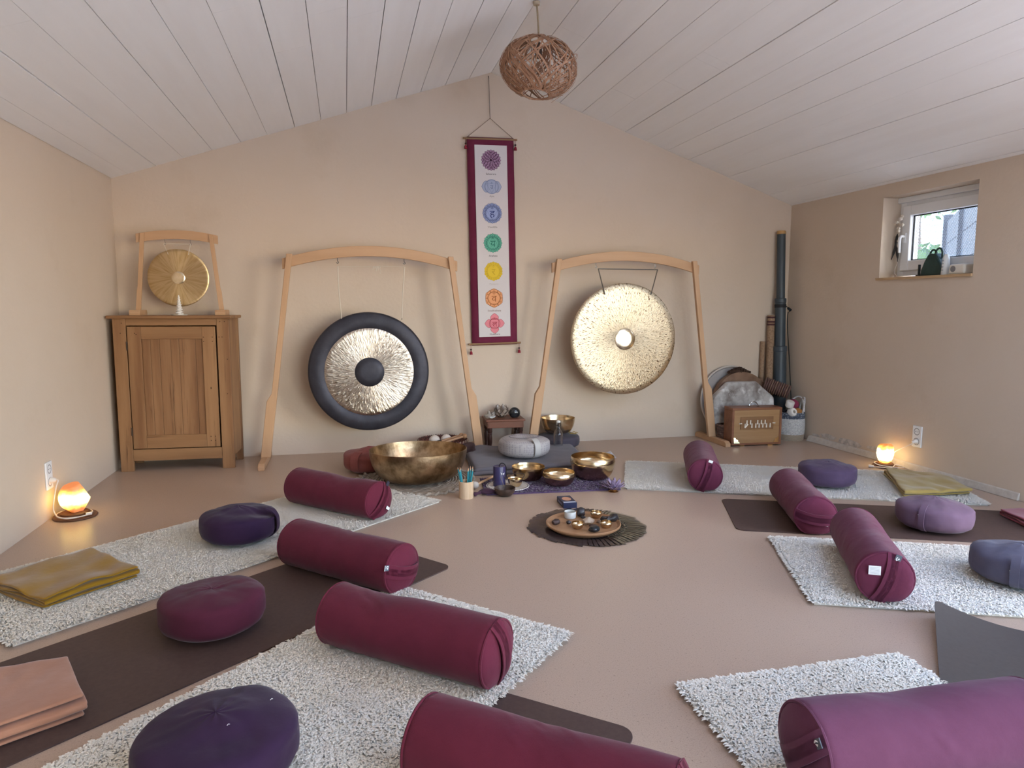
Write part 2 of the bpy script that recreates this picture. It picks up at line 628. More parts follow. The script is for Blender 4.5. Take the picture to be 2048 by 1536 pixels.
g.link(mx.outputs[0], g.n['Material Output'].inputs[0])
MB().box(x0 + .02, x0 + .026, a0 + w - .004, a1 - w + .004, c0 + w - .004, c1 - w + .004).build('pane', glass, sash, smooth=False)
mb = MB().cbox((x0 - .026, a1 - w / 2, 1.70), (.012, .028, .07))
hy = a1 - w / 2
mb.tube([(x0 - .03, hy, 1.712), (x0 - .058, hy, 1.712), (x0 - .064, hy + .004, 1.70), (x0 - .064, hy + .006, 1.66), (x0 - .060, hy + .006, 1.59)], [.011, .011, .012, .011, .009], 8)
mb.build('handle', pvc, sash, angle=50)
mb = MB()
V, n = [], 14
for i in range(n + 1):
    y = wy0 - .0 + (wy1 + .02 - wy0) * i / n
    V += [(XR - .012 - .006 * rnd.random(), y, wz0 - .016), (XR + .16, y, wz0 - .016), (XR + .16, y, wz0 + .002), (XR - .012 - .006 * rnd.random(), y, wz0 + .002)]
Fc = [(0, 1, 2, 3), tuple(4 * n + k for k in (3, 2, 1, 0))]
for i in range(n):
    for k in range(4):
        l = (k + 1) % 4
        Fc.append((4 * i + k, 4 * i + 4 + k, 4 * i + 4 + l, 4 * i + l))
mb.add(V, Fc)
mb.build('sill', oldwood, win, smooth=False)
# expanded metal guard outside the pane
grill_m = M('galvanised_mesh', '717a83', rough=.45, metal=.5)
mb = MB()
gx, cw, chh = XR + .30, .0135, .025
ny, nz = int((wy1 - wy0) / cw) + 1, int((wz1 - wz0) / chh) + 2
for i in range(ny):
    for s_ in (0, 1):
        pts = []
        for j in range(nz * 2 + 1):
            o = cw / 2 * (j % 2)
            pts.append((gx, wy0 + i * cw + (o if s_ else cw - o) - cw / 2, wz0 + j * chh / 2 - chh / 2))
        mb.tube(pts, .0014, 4)
for z in (wz0 + .115, wz0 + .135):
    mb.box(gx - .004, gx + .004, wy0, wy1, z, z + .006)
guard = mb.build('window_guard', grill_m)
tag(guard, 'diamond pattern metal mesh guard fixed outside the small window', 'window guard')

# ------------------------------------------------------------------ outside
terrace = M('pale_terrace', 'd3d6dc', rough=.9, noise=(6, 'c3c6cc', .4, .7))
mb = MB().box(-25, 30, -25, 40, -.4, -.16)
struct(mb.build('ground', terrace, smooth=False))
slat_m = M('weathered_slats', '54565d', rough=.7, stretch=(1, .1, 1), noise=(12, '43454c', .4, .7))
# grey slatted fence seen through the pane
t = thing('slatted_fence', 'grey fence of wide horizontal slats seen through the window mesh', 'fence', (7.6, 7.55, -.16), math.radians(-130.4))
mb = MB()
for k in range(8):
    z = .06 + k * .298
    mb.box(0, 3.4, -.012, .012, z, z + .284)
mb.build('slats', slat_m, t, smooth=False)
pst = M('fence_post', '3f4249', rough=.7)
for x in (0, 1.7, 3.4):
    MB().box(x - .05, x + .05, -.05, .05, 0, 2.52).build('post', pst, t, smooth=False)


def leafy(name, label, loc, r, n, seed, hh):
    q = np.random.default_rng(seed)
    o = thing(name, label, 'tree', loc)
    MB().tube([(0, 0, -.1), (.05, 0, hh * .5), (-.04, .05, hh)], [.09, .07, .03], 8).build('trunk', M('bark', '6b5846', rough=.9), o)
    d = q.normal(size=(n, 3))
    d /= np.linalg.norm(d, axis=1)[:, None]
    c = d * (q.random((n, 1)) ** .45) * np.array(r)
    c *= 1 + .35 * vn(c * 1.6, seed)[:, None]
    c[:, 2] += hh
    u = q.normal(size=(n, 3))
    u /= np.linalg.norm(u, axis=1)[:, None]
    w_ = np.cross(u, q.normal(size=(n, 3)))
    w_ /= np.linalg.norm(w_, axis=1)[:, None]
    s = q.uniform(.05, .10, (n, 1))
    V = np.stack([c - u * s, c + w_ * s * .45, c + u * s, c - w_ * s * .45], 1).reshape(-1, 3)
    lm = M('leaf_green', '6f9a3f', rough=.6, noise=(2, '3f6a2c', .4, .7))
    link('crown', fast_mesh('crown', V, np.arange(4 * n).reshape(n, 4), lm, False), o)


leafy('garden_tree', 'leafy green tree outside, seen left of the fence through the window', (10.4, 11.0, -.16), (1.5, 1.5, 1.2), 2600, 3, 4.0)
leafy('garden_shrub', 'low green bush behind the end of the fence outside the window', (8.6, 9.0, -.16), (.9, .9, .75), 2600, 5, 1.55)

# ================================================================== RUGS AND MATS
wool_w = M('wool_pile', 'fdf8eb', rough=1.0, spec=.05, sheen=.2, noise=(5, 'f8f1df', .4, .75))
_g = NT(wool_w)
_tc = _g.new('ShaderNodeTexCoord')
_nz = _g.new('ShaderNodeTexNoise', Scale=110.0, Detail=2.0)
_g.link(_tc.outputs['Object'], _nz.inputs['Vector'])
_ge = _g.new('ShaderNodeNewGeometry')
_mixn = _g.new('ShaderNodeMix', data_type='VECTOR')
_mixn.inputs[0].default_value = .82
_g.link(_ge.outputs['Normal'], _mixn.inputs[4])
_mixn.inputs[5].default_value = (0, 0, 1)
_bp = _g.new('ShaderNodeBump', Strength=.5, Distance=.006)
_g.link(_nz.outputs['Fac'], _bp.inputs['Height'])
_g.link(_mixn.outputs[1], _bp.inputs['Normal'])
_g.link(_bp.outputs[0], _g.n['Principled BSDF'].inputs['Normal'])
felt_w = M('felt_backing', 'd9d2c4', rough=.95, spec=.1)


def wool_mat(label, c, ang, ln, wd, seed, dens=28000, size=.0095):
    """c: world corner (x, y); the mat runs ln along ang and wd to the left of it"""
    t = thing('wool_mat', label, 'mat', (c[0], c[1], 0), math.radians(ang), 'white wool mats on the floor')
    q = np.random.default_rng(seed)
    MB().box(.004, ln - .004, .004, wd - .004, .0005, .009).build('backing', felt_w, t, smooth=False)
    nx, ny = int(ln / .012), int(wd / .012)
    X, Y = np.meshgrid(np.linspace(0, ln, nx), np.linspace(0, wd, ny), indexing='ij')
    P = np.stack([X.ravel(), Y.ravel(), np.zeros(X.size)], 1)
    ed = np.minimum(np.minimum(P[:, 0], ln - P[:, 0]), np.minimum(P[:, 1], wd - P[:, 1]))
    z = .009 + .006 * np.clip(ed / .02, 0, 1) ** .5 + .0012 * vn(P * 55, seed) + .0012 * vn(P * 24, seed + 1)
    V = P.copy()
    V[:, 2] = z
    V[:, :2] += .004 * np.stack([vn(P * 40, seed + 3), vn(P * 40, seed + 4)], 1)
    idx = np.arange(nx * ny).reshape(nx, ny)
    Fq = np.stack([idx[:-1, :-1], idx[1:, :-1], idx[1:, 1:], idx[:-1, 1:]], -1).reshape(-1, 4)
    # curly tufts: two bent quads each
    n = int(ln * wd * dens)
    b = np.stack([q.uniform(0, ln, n), q.uniform(0, wd, n), np.zeros(n)], 1)
    ne = int((ln + wd) * 2 * 320)
    e = np.zeros((ne, 3))
    side = q.integers(0, 4, ne)
    u = q.random(ne)
    e[:, 0] = np.where(side == 0, 0, np.where(side == 1, ln, u * ln))
    e[:, 1] = np.where(side == 2, 0, np.where(side == 3, wd, u * wd))
    b = np.concatenate([b, e])
    n = len(b)
    bed = np.minimum(np.minimum(b[:, 0], ln - b[:, 0]), np.minimum(b[:, 1], wd - b[:, 1]))
    b[:, 2] = .009 + .006 * np.clip(bed / .02, 0, 1) ** .5
    a = q.uniform(0, 2 * PI, n) + .6 * vn(b * 9, seed + 7)
    dr = np.stack([np.cos(a), np.sin(a), np.zeros(n)], 1)
    out = np.zeros((n, 3))
    out[:, 0] = np.where(b[:, 0] < .004, -1, np.where(b[:, 0] > ln - .004, 1, 0))
    out[:, 1] = np.where(b[:, 1] < .004, -1, np.where(b[:, 1] > wd - .004, 1, 0))
    dr = np.where((np.abs(out).sum(1) > 0)[:, None], out + .5 * dr, dr)
    sd = np.stack([-dr[:, 1], dr[:, 0], np.zeros(n)], 1)
    s = q.uniform(.7, 1.4, (n, 1)) * size
    up = np.array([0, 0, 1.0])
    p0, p1, p2 = b, b + dr * s * .5 + up * s * .5, b + dr * s * 1.15 + up * s * q.uniform(.1, .45, (n, 1))
    wv = sd * s * .30
    VV = np.stack([p0 - wv, p0 + wv, p1 + wv * .9, p1 - wv * .9, p2 + wv * .25, p2 - wv * .25], 1).reshape(-1, 3)
    k = np.arange(n)[:, None] * 6 + len(V)
    FF = np.concatenate([k + np.array([[0, 1, 2, 3]]), k + np.array([[3, 2, 4, 5]])])
    me = fast_mesh('pile', np.concatenate([V, VV]), np.concatenate([Fq, FF]), wool_w, True)
    o = link('pile', me, t)
    o['kind'] = 'stuff'
    return t


wool_mat('long cream wool mat on the left under the mustard blanket, nearest the left salt lamp', (-1.155, 2.632), 40.6, 2.22, .81, 11)
wool_mat('cream wool mat at the front left under the large purple cushion and a burgundy bolster', (-.78, .72), 45.1, 2.18, .81, 12, 32000, .0095)
wool_mat('greyish white wool mat by the right wall, farthest of the wool mats', (1.751, 4.10), -23.3, 2.14, .79, 13, 20000)
wool_mat('white wool mat on the right lying between the two plain yoga mats', (1.79, 2.294), -22.3, 2.05, .80, 14, 30000)
wool_mat('cream wool mat in the bottom right corner under the big plum bolster', (.985, .40), 0.2, .82, 1.46, 15, 36000, .0095)

rubber = M('brown_rubber_mat', '57453f', rough=.58, spec=.4, noise=(60, '4e3d39', .35, .7), bump=(420, .2, .001))
rubber2 = M('grey_rubber_mat', '524c49', rough=.40, spec=.5, noise=(60, '4c4643', .35, .7), bump=(420, .15, .001))


def yoga_mat(label, c, ang, ln, wd, mat=rubber, rad=.045, lift=None):
    t = thing('yoga_mat', label, 'mat', (c[0], c[1], 0), math.radians(ang), 'yoga mats')
    poly = []
    for cx, cy, a0 in ((ln - rad, rad, -90), (ln - rad, wd - rad, 0), (rad, wd - rad, 90), (rad, rad, 180)):
        for k in range(7):
            a = math.radians(a0 + 15 * k)
            poly.append((cx + rad * math.cos(a), cy + rad * math.sin(a)))
    n = len(poly)
    bm = bmesh_from_poly(poly, .005, lift)
    link('sheet', bm, t).data.materials.append(mat)
    return t


def bmesh_from_poly(poly, th, lift):
    import bmesh
    bm = bmesh.new()
    f = bm.faces.new([bm.verts.new((x, y, 0)) for x, y in poly])
    if lift:
        xs = [p[0] for p in poly]
        for k in range(1, 30):
            bmesh.ops.bisect_plane(bm, geom=bm.verts[:] + bm.edges[:] + bm.faces[:], plane_co=(max(xs) * k / 30 * (k / 30), 0, 0), plane_no=(1, 0, 0))
            bmesh.ops.bisect_plane(bm, geom=bm.verts[:] + bm.edges[:] + bm.faces[:], plane_co=(0, max(p[1] for p in poly) * k / 30, 0), plane_no=(0, 1, 0))
    r = bmesh.ops.extrude_face_region(bm, geom=bm.faces[:])
    for v in r['geom']:
        if isinstance(v, bmesh.types.BMVert):
            v.co.z += th
    if lift:
        for v in bm.verts:
            v.co.z += lift(v.co.x, v.co.y)
    bmesh.ops.recalc_face_normals(bm, faces=bm.faces[:])
    me = bpy.data.meshes.new('sheet')
    bm.to_mesh(me)
    bm.free()
    if lift:
        me.polygons.foreach_set('use_smooth', [True] * len(me.polygons))
        me.set_sharp_from_angle(angle=math.radians(40))
    return me


yoga_mat('dark brown yoga mat on the left under the round burgundy cushion', (-1.02, 1.80), 39.8, 1.91, .63)
yoga_mat('dark brown yoga mat at the front centre mostly hidden by a burgundy bolster', (-.14, .62), 49.6, 1.40, .65, rad=.05)
yoga_mat('dark brown yoga mat on the right between two white wool mats, under the mauve cushion', (1.996, 3.19), -22.6, 1.83, .61)
yoga_mat('plain grey yoga mat at the right edge with its near corner curling up', (1.765, 1.66), -43, 1.5, .61, rubber2, .03, lambda x, y: (.012 + .05 * max(0, y / .61) ** 2) * max(0, 1 - x / .30) ** 2)

# ================================================================== CUSHIONS
COT = {
    'burgundy': weave('burgundy_cotton', '682839', '5f2434'),
    'wine': weave('wine_cotton', '6b3348', '632e43'),
    'violet': weave('violet_cotton', '38253f', '322139'),
    'violet2': weave('grape_cotton', '584860', '504158'),
    'mauve': weave('mauve_cotton', '745d70', '6b5567'),
    'slate': weave('hazed_violet_cotton', '5b5868', '524f5f'),  # violet cloth with the blue grey glare haze put into its colour
    'maroon': weave('maroon_cotton', '562637', '4f2232'),
    'rose': weave('rose_cotton', '8f5450', '864d49'),
    'plum': weave('plum_cotton', '6f435b', '673d54'),
    'charcoal': weave('charcoal_cotton', '59535c', '504b54'),
}
tag_grey = M('woven_tag_grey', '5f6670', rough=.8)
tag_dark = M('woven_tag_dark', '332f3c', rough=.8)
tag_white = M('white_label', 'f2f3f4', rough=.7)
ink_grey = M('label_print', '9aa0ab', rough=.8)


def bolster(label, cx, cy, yaw, z0, mat, seed, phi, ln=.645, r=.106, tags=(), sag=.01, sagx=0.0, group='burgundy bolsters'):
    """round yoga bolster lying along its local x axis; the cap with the carrying strap is at +x.
    phi: direction of the strap in the cap, clockwise from up as seen from outside"""
    t = thing('yoga_bolster', label, 'bolster', (cx, cy, z0), math.radians(yaw), group)
    na = 96
    xs = [(ln / 2 + .012, 0.0), (ln / 2 + .012, .25), (ln / 2 + .010, .5), (ln / 2 + .006, .72), (ln / 2, .88), (ln / 2 - .006, .955), (ln / 2 - .013, .992)]
    body = [(v, 1.0) for v in np.linspace(ln / 2 - .022, -ln / 2 + .022, 76)]
    prof = xs + body + [(-a, b) for a, b in reversed(xs)]
    A = np.linspace(0, 2 * PI, na, endpoint=False)
    V = []
    for x, k in prof:
        e = ln / 2 - abs(x)
        p = np.stack([np.full(na, x * 9), np.cos(A) * 1.6, np.sin(A) * 1.6], 1)
        w = r * k * (1 + .012 * vn(p, seed) + .006 * vn(p * 2.3, seed + 1))
        fold = .020 * np.exp(-max(e, 0) / .045) * np.clip(vn(np.stack([np.cos(A) * 7, np.sin(A) * 7, np.full(na, 3.0 + x * 6)], 1), seed + 2), -.6, 1)
        w = w * (1 - np.where(k > .9, fold, fold * k * .3))
        wr = np.clip(vn(np.stack([np.full(na, x * 30) + np.sin(A) * 4, np.cos(A) * 2.2, np.sin(A) * 2.2], 1), seed + 8), 0, 1)
        w = w * (1 + .020 * wr * (.25 + np.exp(-((x - sagx) / .12) ** 2)) * (k > .9))
        y, z = w * np.sin(A) * 1.03, w * np.cos(A)
        z = z - sag * np.exp(-((x - sagx) / .11) ** 2) * np.clip(np.cos(A), 0, 1)
        lo = -.90 * r
        z = np.where(z < lo, lo + (z - lo) * .25, z)
        V.append(np.stack([np.full(na, x), y, z + .925 * r], 1))
    V = np.concatenate(V)
    V[:, 0] += .0025 * vn(V * 12, seed + 5)
    m = len(prof)
    idx = np.arange(m * na).reshape(m, na)
    nx_ = np.roll(idx, -1, 1)
    Fq = np.stack([idx[:-1], idx[1:], nx_[1:], nx_[:-1]], -1).reshape(-1, 4)
    link('cover', fast_mesh('cover', V, Fq, mat), t)
    zc = .925 * r
    for sx in (1, -1):
        mb = MB()
        mb.tube([(sx * (ln / 2 - .007), .962 * r * math.sin(a) * 1.03, max(zc + .962 * r * math.cos(a), .012)) for a in np.linspace(0, 2 * PI, 48, endpoint=False)], .0045, 6, closed=True)
        mb.build('piping', mat, t)
    # carrying strap across the cap
    ph = math.radians(phi)
    du, dv = Vector((0, math.sin(ph), math.cos(ph))), Vector((0, math.cos(ph), -math.sin(ph)))
    mb = MB()
    pts = []
    for s in np.linspace(-1, 1, 21):
        x = ln / 2 + .016 - .022 * abs(s) ** 3 + .006 * (1 - s * s)
        pts.append(Vector((x, 0, zc)) + du * (s * r * .985) + dv * (.012 * (1 - s * s)))
    for off in (-.014, 0, .014):
        mb.ribbon([p + dv * off for p in pts], dv * .0135, .004)
    mb.build('carrying_strap', mat, t, angle=60)
    for kind, s, o_, tw in tags:
        c = Vector((ln / 2 + .014 - .016 * abs(s) ** 3, 0, zc)) + du * (s * r) + dv * o_
        T = Matrix.Translation(c) @ Matrix(((0, 0, 1, 0), (math.cos(ph + tw), math.sin(ph + tw), 0, 0), (-math.sin(ph + tw), math.cos(ph + tw), 0, 0), (0, 0, 0, 1)))
        if kind == 'logo' or kind == 'dark':
            g = MB().box(-.011, .011, -.016, .016, .002, .0045, 0, T).box(-.011, .011, -.016, -.0135, .0044, .005, 1, T)
            if kind == 'logo':
                arc = [(.0055 * math.cos(a) - .001, .0085 * math.sin(a) - .001, .0052) for a in np.linspace(1.9, 4.4, 9)]
                g.tube(arc, [.0006, .0012, .0018, .0022, .0024, .0022, .0018, .0012, .0006], 5, 1, T=T)
                g.add([(-.002, -.007, .0053), (.006, .001, .0053), (.001, .006, .0053)], [(0, 1, 2)], 1, T)
            o = g.build('logo_tag', [tag_grey if kind == 'logo' else tag_dark, tag_white], t, smooth=False)
            o['label'] = 'small woven tag with a white bird emblem' if kind == 'logo' else 'small dark woven tag'
        else:
            sm = kind == 'care2'
            hx_, hy_ = (.013, .008) if sm else (.022, .018)
            g = MB().box(-hx_, hx_, -hy_, hy_, .003, .005, 0, T)
            for k in range(0 if sm else 6):
                g.box(-.017, .017, -.014 + k * .005, -.0128 + k * .005, .0049, .0053, 1, T)
            o = g.build('care_label', [tag_white, ink_grey], t, smooth=False)
            o['label'] = 'white care label'
    return t


bolster('burgundy bolster at the back left beside the large singing bowl', -.072, 4.009, -44.6, .02, COT['burgundy'], 21, 38, tags=(('dark', .98, .005, 0), ('care2', -.1, .07, 0)), sag=.012, sagx=.05)
bolster('burgundy bolster lying across the dark mat on the left', -.022, 3.016, -44.9, .004, COT['burgundy'], 22, 104, tags=(('logo', -.98, -.012, 0),), sag=.006)
bolster('burgundy bolster across the front left wool mat, behind the foreground one', .189, 2.19, -40.2, .02, COT['burgundy'], 23, -10, tags=(('dark', -1.02, .006, 0),), sag=.014, sagx=-.16)
bolster('burgundy bolster cut by the bottom edge of the photo at the centre', .418, 1.45, -38.2, .004, COT['burgundy'], 24, 20, sag=.008)
bolster('wine red bolster standing end-on at the back right, near the second gong', 2.329, 4.178, -115, .02, COT['wine'], 25, 18, tags=(('care2', .93, 0, 0),), sag=.004)
bolster('wine red bolster on the dark mat on the right, in front of the grape cushion', 2.472, 3.319, -112.8, .004, COT['wine'], 26, 97, tags=(('dark', .98, .0, 0), ('care2', .45, .03, -1.6)), sag=.008)
bolster('wine red bolster with a large white care label facing out, on the right wool mat', 2.208, 2.492, -119.7, .02, COT['wine'], 27, 17, tags=(('logo', .88, .012, 0), ('care', .2, -.052, -.3)), sag=.007)
bolster('plum bolster filling the bottom right corner', 1.373, 1.342, 176.5, .02, COT['plum'], 28, 48, r=.108, tags=(('logo', .84, .004, 0),), sag=.011, sagx=.03)


def zafu(label, cx, cy, z0, r, h, mat, seed, rz=0, strap=None, dent=(0, 0, 0), tilt=0.0, tg=None, name='meditation_cushion', group='round meditation cushions', pw=3.0):
    t = thing(name, label, 'cushion', (cx, cy, z0), math.radians(rz), group)
    na = 96
    prof = [(0, -.96), (.5, -.985)] + [((1 - abs(u) ** 4.2) ** (1 / 2.6), u) for u in (-.992, -.96, -.9, -.78, -.6, -.35)]
    prof += [(1.0, -.1), (1.0, .1), (.995, .25)] + [((1 - w_ ** 2.9) ** (1 / 2.4), .25 + .57 * w_) for w_ in (.25, .45, .6, .72, .81, .88, .93)]
    k0, u0 = prof[-1]
    prof += [(k_ * k0, u0 + (.97 - u0) * (1 - k_ * k_)) for k_ in (.88, .75, .6, .45, .3, .15, .05, 0)]
    A = np.linspace(0, 2 * PI, na, endpoint=False)
    V = []
    for k, u in prof:
        p = np.stack([np.cos(A) * 2.1 * k, np.sin(A) * 2.1 * k, np.full(na, u * 1.3)], 1)
        w = r * k * (1 + .022 * vn(p, seed) + .008 * vn(p * 2.4, seed + 1))
        pl = .012 * abs(u) ** 6 * np.maximum(0, vn(np.stack([np.cos(A) * 9, np.sin(A) * 9, np.full(na, u)], 1), seed + 3))
        w = w * (1 - pl)
        x, y = w * np.cos(A), w * np.sin(A)
        z = h / 2 * (1 + u)
        zz = np.full(na, z) + (.012 * h / .16 * vn(np.stack([x * 11, y * 11, np.zeros(na)], 1), seed + 4) + .003 * vn(np.stack([x * 40, y * 40, np.zeros(na)], 1), seed + 6)) * (u > .3) * max(u, 0)
        zz = zz + tilt * x * max(u, 0) - dent[2] * np.exp(-((x - dent[0]) ** 2 + (y - dent[1]) ** 2) / .004) * (u > .5)
        zz = zz + (.0008 * np.maximum(0, 1 - k) * np.cos(A * 9 + seed)) * (u > .8)
        V.append(np.stack([x, y, zz], 1))
    V = np.concatenate(V)
    m = len(prof)
    idx = np.arange(m * na).reshape(m, na)
    nx_ = np.roll(idx, -1, 1)
    Fq = np.stack([idx[:-1], nx_[:-1], nx_[1:], idx[1:]], -1).reshape(-1, 4)
    link('cover', fast_mesh('cover', V, Fq, mat), t)
    if strap is not None:
        a, smat, hw = math.radians(strap[0]), strap[1], strap[2]
        d, s = Vector((math.cos(a), math.sin(a), 0)), Vector((-math.sin(a), math.cos(a), 0))
        pts = []
        for u in np.linspace(-.86, .86, 13):
            k = (1 - abs(u) ** 3.4) ** (1 / 3)
            pts.append(d * (r * k * 1.015 + .009 * (1 - u * u)) + Vector((0, 0, h / 2 * (1 + u))))
        MB().ribbon(pts, s * hw, .004).build('side_strap', smat, t, angle=60)
    if tg is not None:
        a = math.radians(tg[0])
        T = Matrix.Translation((r * 1.005 * math.cos(a), r * 1.005 * math.sin(a), h * tg[1])) @ Matrix.Rotation(a, 4, 'Z')
        MB().box(-.002, .003, -.012, .012, -.016, .016, 0, T).box(.0028, .0034, -.012, .012, .012, .016, 1, T).build('logo_tag', [tag_grey, tag_white], t, smooth=False)
    return t


zafu('dark violet cushion with a side strap on the left wool mat', -.542, 3.592, .02, .183, .172, COT['violet'], 31, strap=(-12, COT['violet'], .02), dent=(.12, -.03, .03))
zafu('round burgundy cushion on the dark mat at the left', -.50, 2.625, .005, .182, .17, COT['maroon'], 32, dent=(.03, .0, .012))
zafu('big dark violet cushion in the foreground with white lint on it', -.335, 1.735, .02, .193, .165, COT['violet'], 33, tilt=.05)
zafu('grape purple cushion on the far right wool mat beside the second salt lamp', 3.054, 3.848, .02, .179, .165, COT['violet2'], 34, dent=(0, 0, .018), pw=4.0)
zafu('mauve cushion on the dark yoga mat at the right', 3.043, 2.981, .005, .183, .166, COT['mauve'], 35, tg=(206, .55), strap=(208, COT['mauve'], .014), tilt=-.04)
zafu('violet cushion greyed by painted haze at the right edge on the wool mat', 2.785, 2.268, .02, .188, .158, COT['slate'], 36, tg=(212, .5), strap=(214, COT['slate'], .016))
zafu('dusty rose cushion at the back behind the large singing bowl', .146, 5.03, .0, .187, .168, COT['rose'], 37, strap=(236, COT['rose'], .03))
# lint on the foreground cushion

# ================================================================== CABINET
pine = wood('old_pine', 'a27a54', '80593a', '553520', 'z', 11, .55)
pine_h = wood('old_pine_rail', 'a17953', '835d3d', '553520', 'x', 11, .55)
pine_p = wood('old_pine_panel', '9b7350', '7b5537', '4f301c', 'z', 16, .55)
iron = M('dark_iron', '4b4038', rough=.5, metal=.8)
CAB = (-1.583, 5.362)
CRZ = math.radians(-3.4)
t = thing('cupboard', 'rustic pine cupboard with one panelled door in the left corner, carrying the small gong', 'cupboard', (CAB[0], CAB[1], 0), CRZ)
cw_, cdp, chh_ = .772, .325, 1.092
mb = MB()
for x in (0, cw_ - .085):
    mb.box(x, x + .085, 0, .03, 0, chh_, 0)
for x in (0, cw_ - .05):
    mb.box(x, x + .05, cdp - .04, cdp, 0, chh_, 0)
mb.box(.004, .024, .03, cdp - .04, .09, chh_, 0).box(cw_ - .024, cw_ - .004, .03, cdp - .04, .09, chh_, 0)
mb.box(.02, cw_ - .02, cdp - .012, cdp - .002, .06, chh_, 0).box(.02, cw_ - .02, .03, cdp - .02, .1, .12, 0)
mb.build('body', pine, t, smooth=False, bevel=.003)
for za, zb in ((1.043, chh_), (.075, .158)):
    MB().box(.086, cw_ - .086, .002, .028, za, zb).build('front_rail', pine_h, t, smooth=False, bevel=.003)
mb = MB().box(-.03, cw_ + .02, -.028, cdp + .012, chh_, chh_ + .022)
mb.build('top_board', pine_h, t, smooth=False, bevel=.005)
dr = link('door', bpy.data.meshes.new('door'), t)
dx0, dx1, dz0, dz1 = .092, cw_ - .096, .164, 1.036
mb = MB().box(dx0, dx0 + .09, .0, .024, dz0, dz1).box(dx1 - .09, dx1, .0, .024, dz0, dz1)
mb.box(dx0 + .0905, dx1 - .0905, .0, .024, dz0, dz0 + .095, 1).box(dx0 + .0905, dx1 - .0905, .0, .024, dz1 - .088, dz1, 1)
px_ = np.cumsum([0, .055, .06, .075, .055, .11, .05])
px_ = dx0 + .09 + px_ / px_[-1] * (dx1 - dx0 - .18)
for a, b in zip(px_, px_[1:]):
    mb.box(a + .0006, b - .0006, .011, .02, dz0 + .09, dz1 - .08, 2)
me_ = mb.build('door_tmp', [pine, pine_h, pine_p], None, smooth=False)
dr.data = me_.data
bpy.data.objects.remove(me_)
dr.name = 'cupboard_door'
b_ = dr.modifiers.new('bevel', 'BEVEL')
b_.width, b_.segments, b_.limit_method = .0025, 2, 'ANGLE'
for z in (.29, .90):
    MB().tube([(dx0 - .004, -.003, z - .03), (dx0 - .004, -.003, z + .03)], .005, 8).build('hinge', iron, dr)
MB().box(dx1 - .047, dx1 - .042, -.001, .004, .585, .60).build('keyhole', M('black_hole', '120d0a', rough=1), dr, smooth=False)
nail_m = M('nail_hole', '3a2517', rough=1)
for x, z in ((dx1 - .08, .96), (dx1 - .02, .96), (dx1 - .08, .93), (dx1 - .02, .93), (cw_ - .07, .96), (cw_ - .05, .96), (dx1 - .06, .24), (dx1 - .03, .24), (dx1 - .06, .21), (dx1 - .03, .21), (.06, 1.06), (.05, .99), (dx0 + .05, .99), (dx0 + .06, .98), (cw_ - .06, 1.07), (cw_ - .03, 1.07), (cw_ - .02, .8), (cw_ - .03, .55)):
    MB().lathe([(0, .0015), (.003, .0015), (.003, -.001)], 8, T=TR((x, -.0005, z), (PI / 2, 0, 0))).build('nail_hole', nail_m, t)

# ================================================================== GONGS AND STANDS
beech = wood('beech', 'c9a27e', 'bd956f', None, 'z', 9, .5)
beech_x = wood('beech_beam', 'c9a27e', 'bd956f', None, 'x', 9, .5)
steel = M('steel', '7d7c7a', rough=.35, metal=1)


def gong_stand(label, loc, rz, s=1.0, hooks=(-.25, .25), foot=.53, post_w=.042, jog=.030, group='wooden gong stands', half=.655, beam_h=.078, drop=.105, top_half=.600, foot_hw=.024, foot_h=.048):
    t = thing('gong_stand', label, 'gong stand', loc, rz, group)
    H, hb, ht, th = 1.565 * s, (.81 if s == 1 else .755) * s, top_half * s, .034 * s
    pw_, jg = post_w * s, jog * s
    for sg in (-1, 1):
        def X(z):
            return hb + (ht - hb) * z / H
        zb, zj0, zj1 = .045 * s, .47 * s, .53 * s
        pl_ = [(X(zb) - pw_ / 2, zb), (X(zb) + pw_ / 2 + jg, zb), (X(zj0) + pw_ / 2 + jg, zj0), (X(zj1) + pw_ / 2, zj1), (X(H) + pw_ / 2, H), (X(H) - pw_ / 2, H)]
        if sg < 0:
            pl_ = [(-x, z) for x, z in reversed(pl_)]
        MB().prism(pl_, -th / 2, th / 2).build('post', beech, t, smooth=False, bevel=.004 * s)
        cx = sg * (hb + jg / 2)
        fp = [(-foot / 2 * s, 0), (foot / 2 * s, 0), (foot / 2 * s, foot_h * .62 * s), (foot / 2 * s - .03 * s, foot_h * s), (-foot / 2 * s + .03 * s, foot_h * s), (-foot / 2 * s, foot_h * .62 * s)]
        MB().prism(fp, -foot_hw * s, foot_hw * s, T=TR((cx, 0, 0), (0, 0, PI / 2))).build('foot', beech_x, t, smooth=False, bevel=.004 * s)
    n = 24
    up, dn = [], []
    for i in range(n + 1):
        x = (-half + 2 * half * i / n) * s
        z = (1.636 - drop * (x / (half * s)) ** 2) * s
        up.append((x, z))
        dn.append((x, z - beam_h * s))
    MB().prism(dn + up[::-1], th / 2 - .006 * s, th / 2 + .020 * s).build('beam', beech_x, t, smooth=False, bevel=.003 * s)
    for hx in hooks:
        z = (1.636 - .105 * (hx / (.655 * s)) ** 2 - .078 * s / s) * s if s == 1 else (1.632 - beam_h) * s
        mb = MB().tube(smooth_path([(hx, .006 + th / 2, z + .01), (hx, .006 + th / 2, z - .02), (hx + .008, .006 + th / 2, z - .032), (hx, .006 + th / 2, z - .04), (hx - .009, .006 + th / 2, z - .032)], 5), .0028 * max(s, .5), 6)
        mb.build('hook', steel, t)
    return t


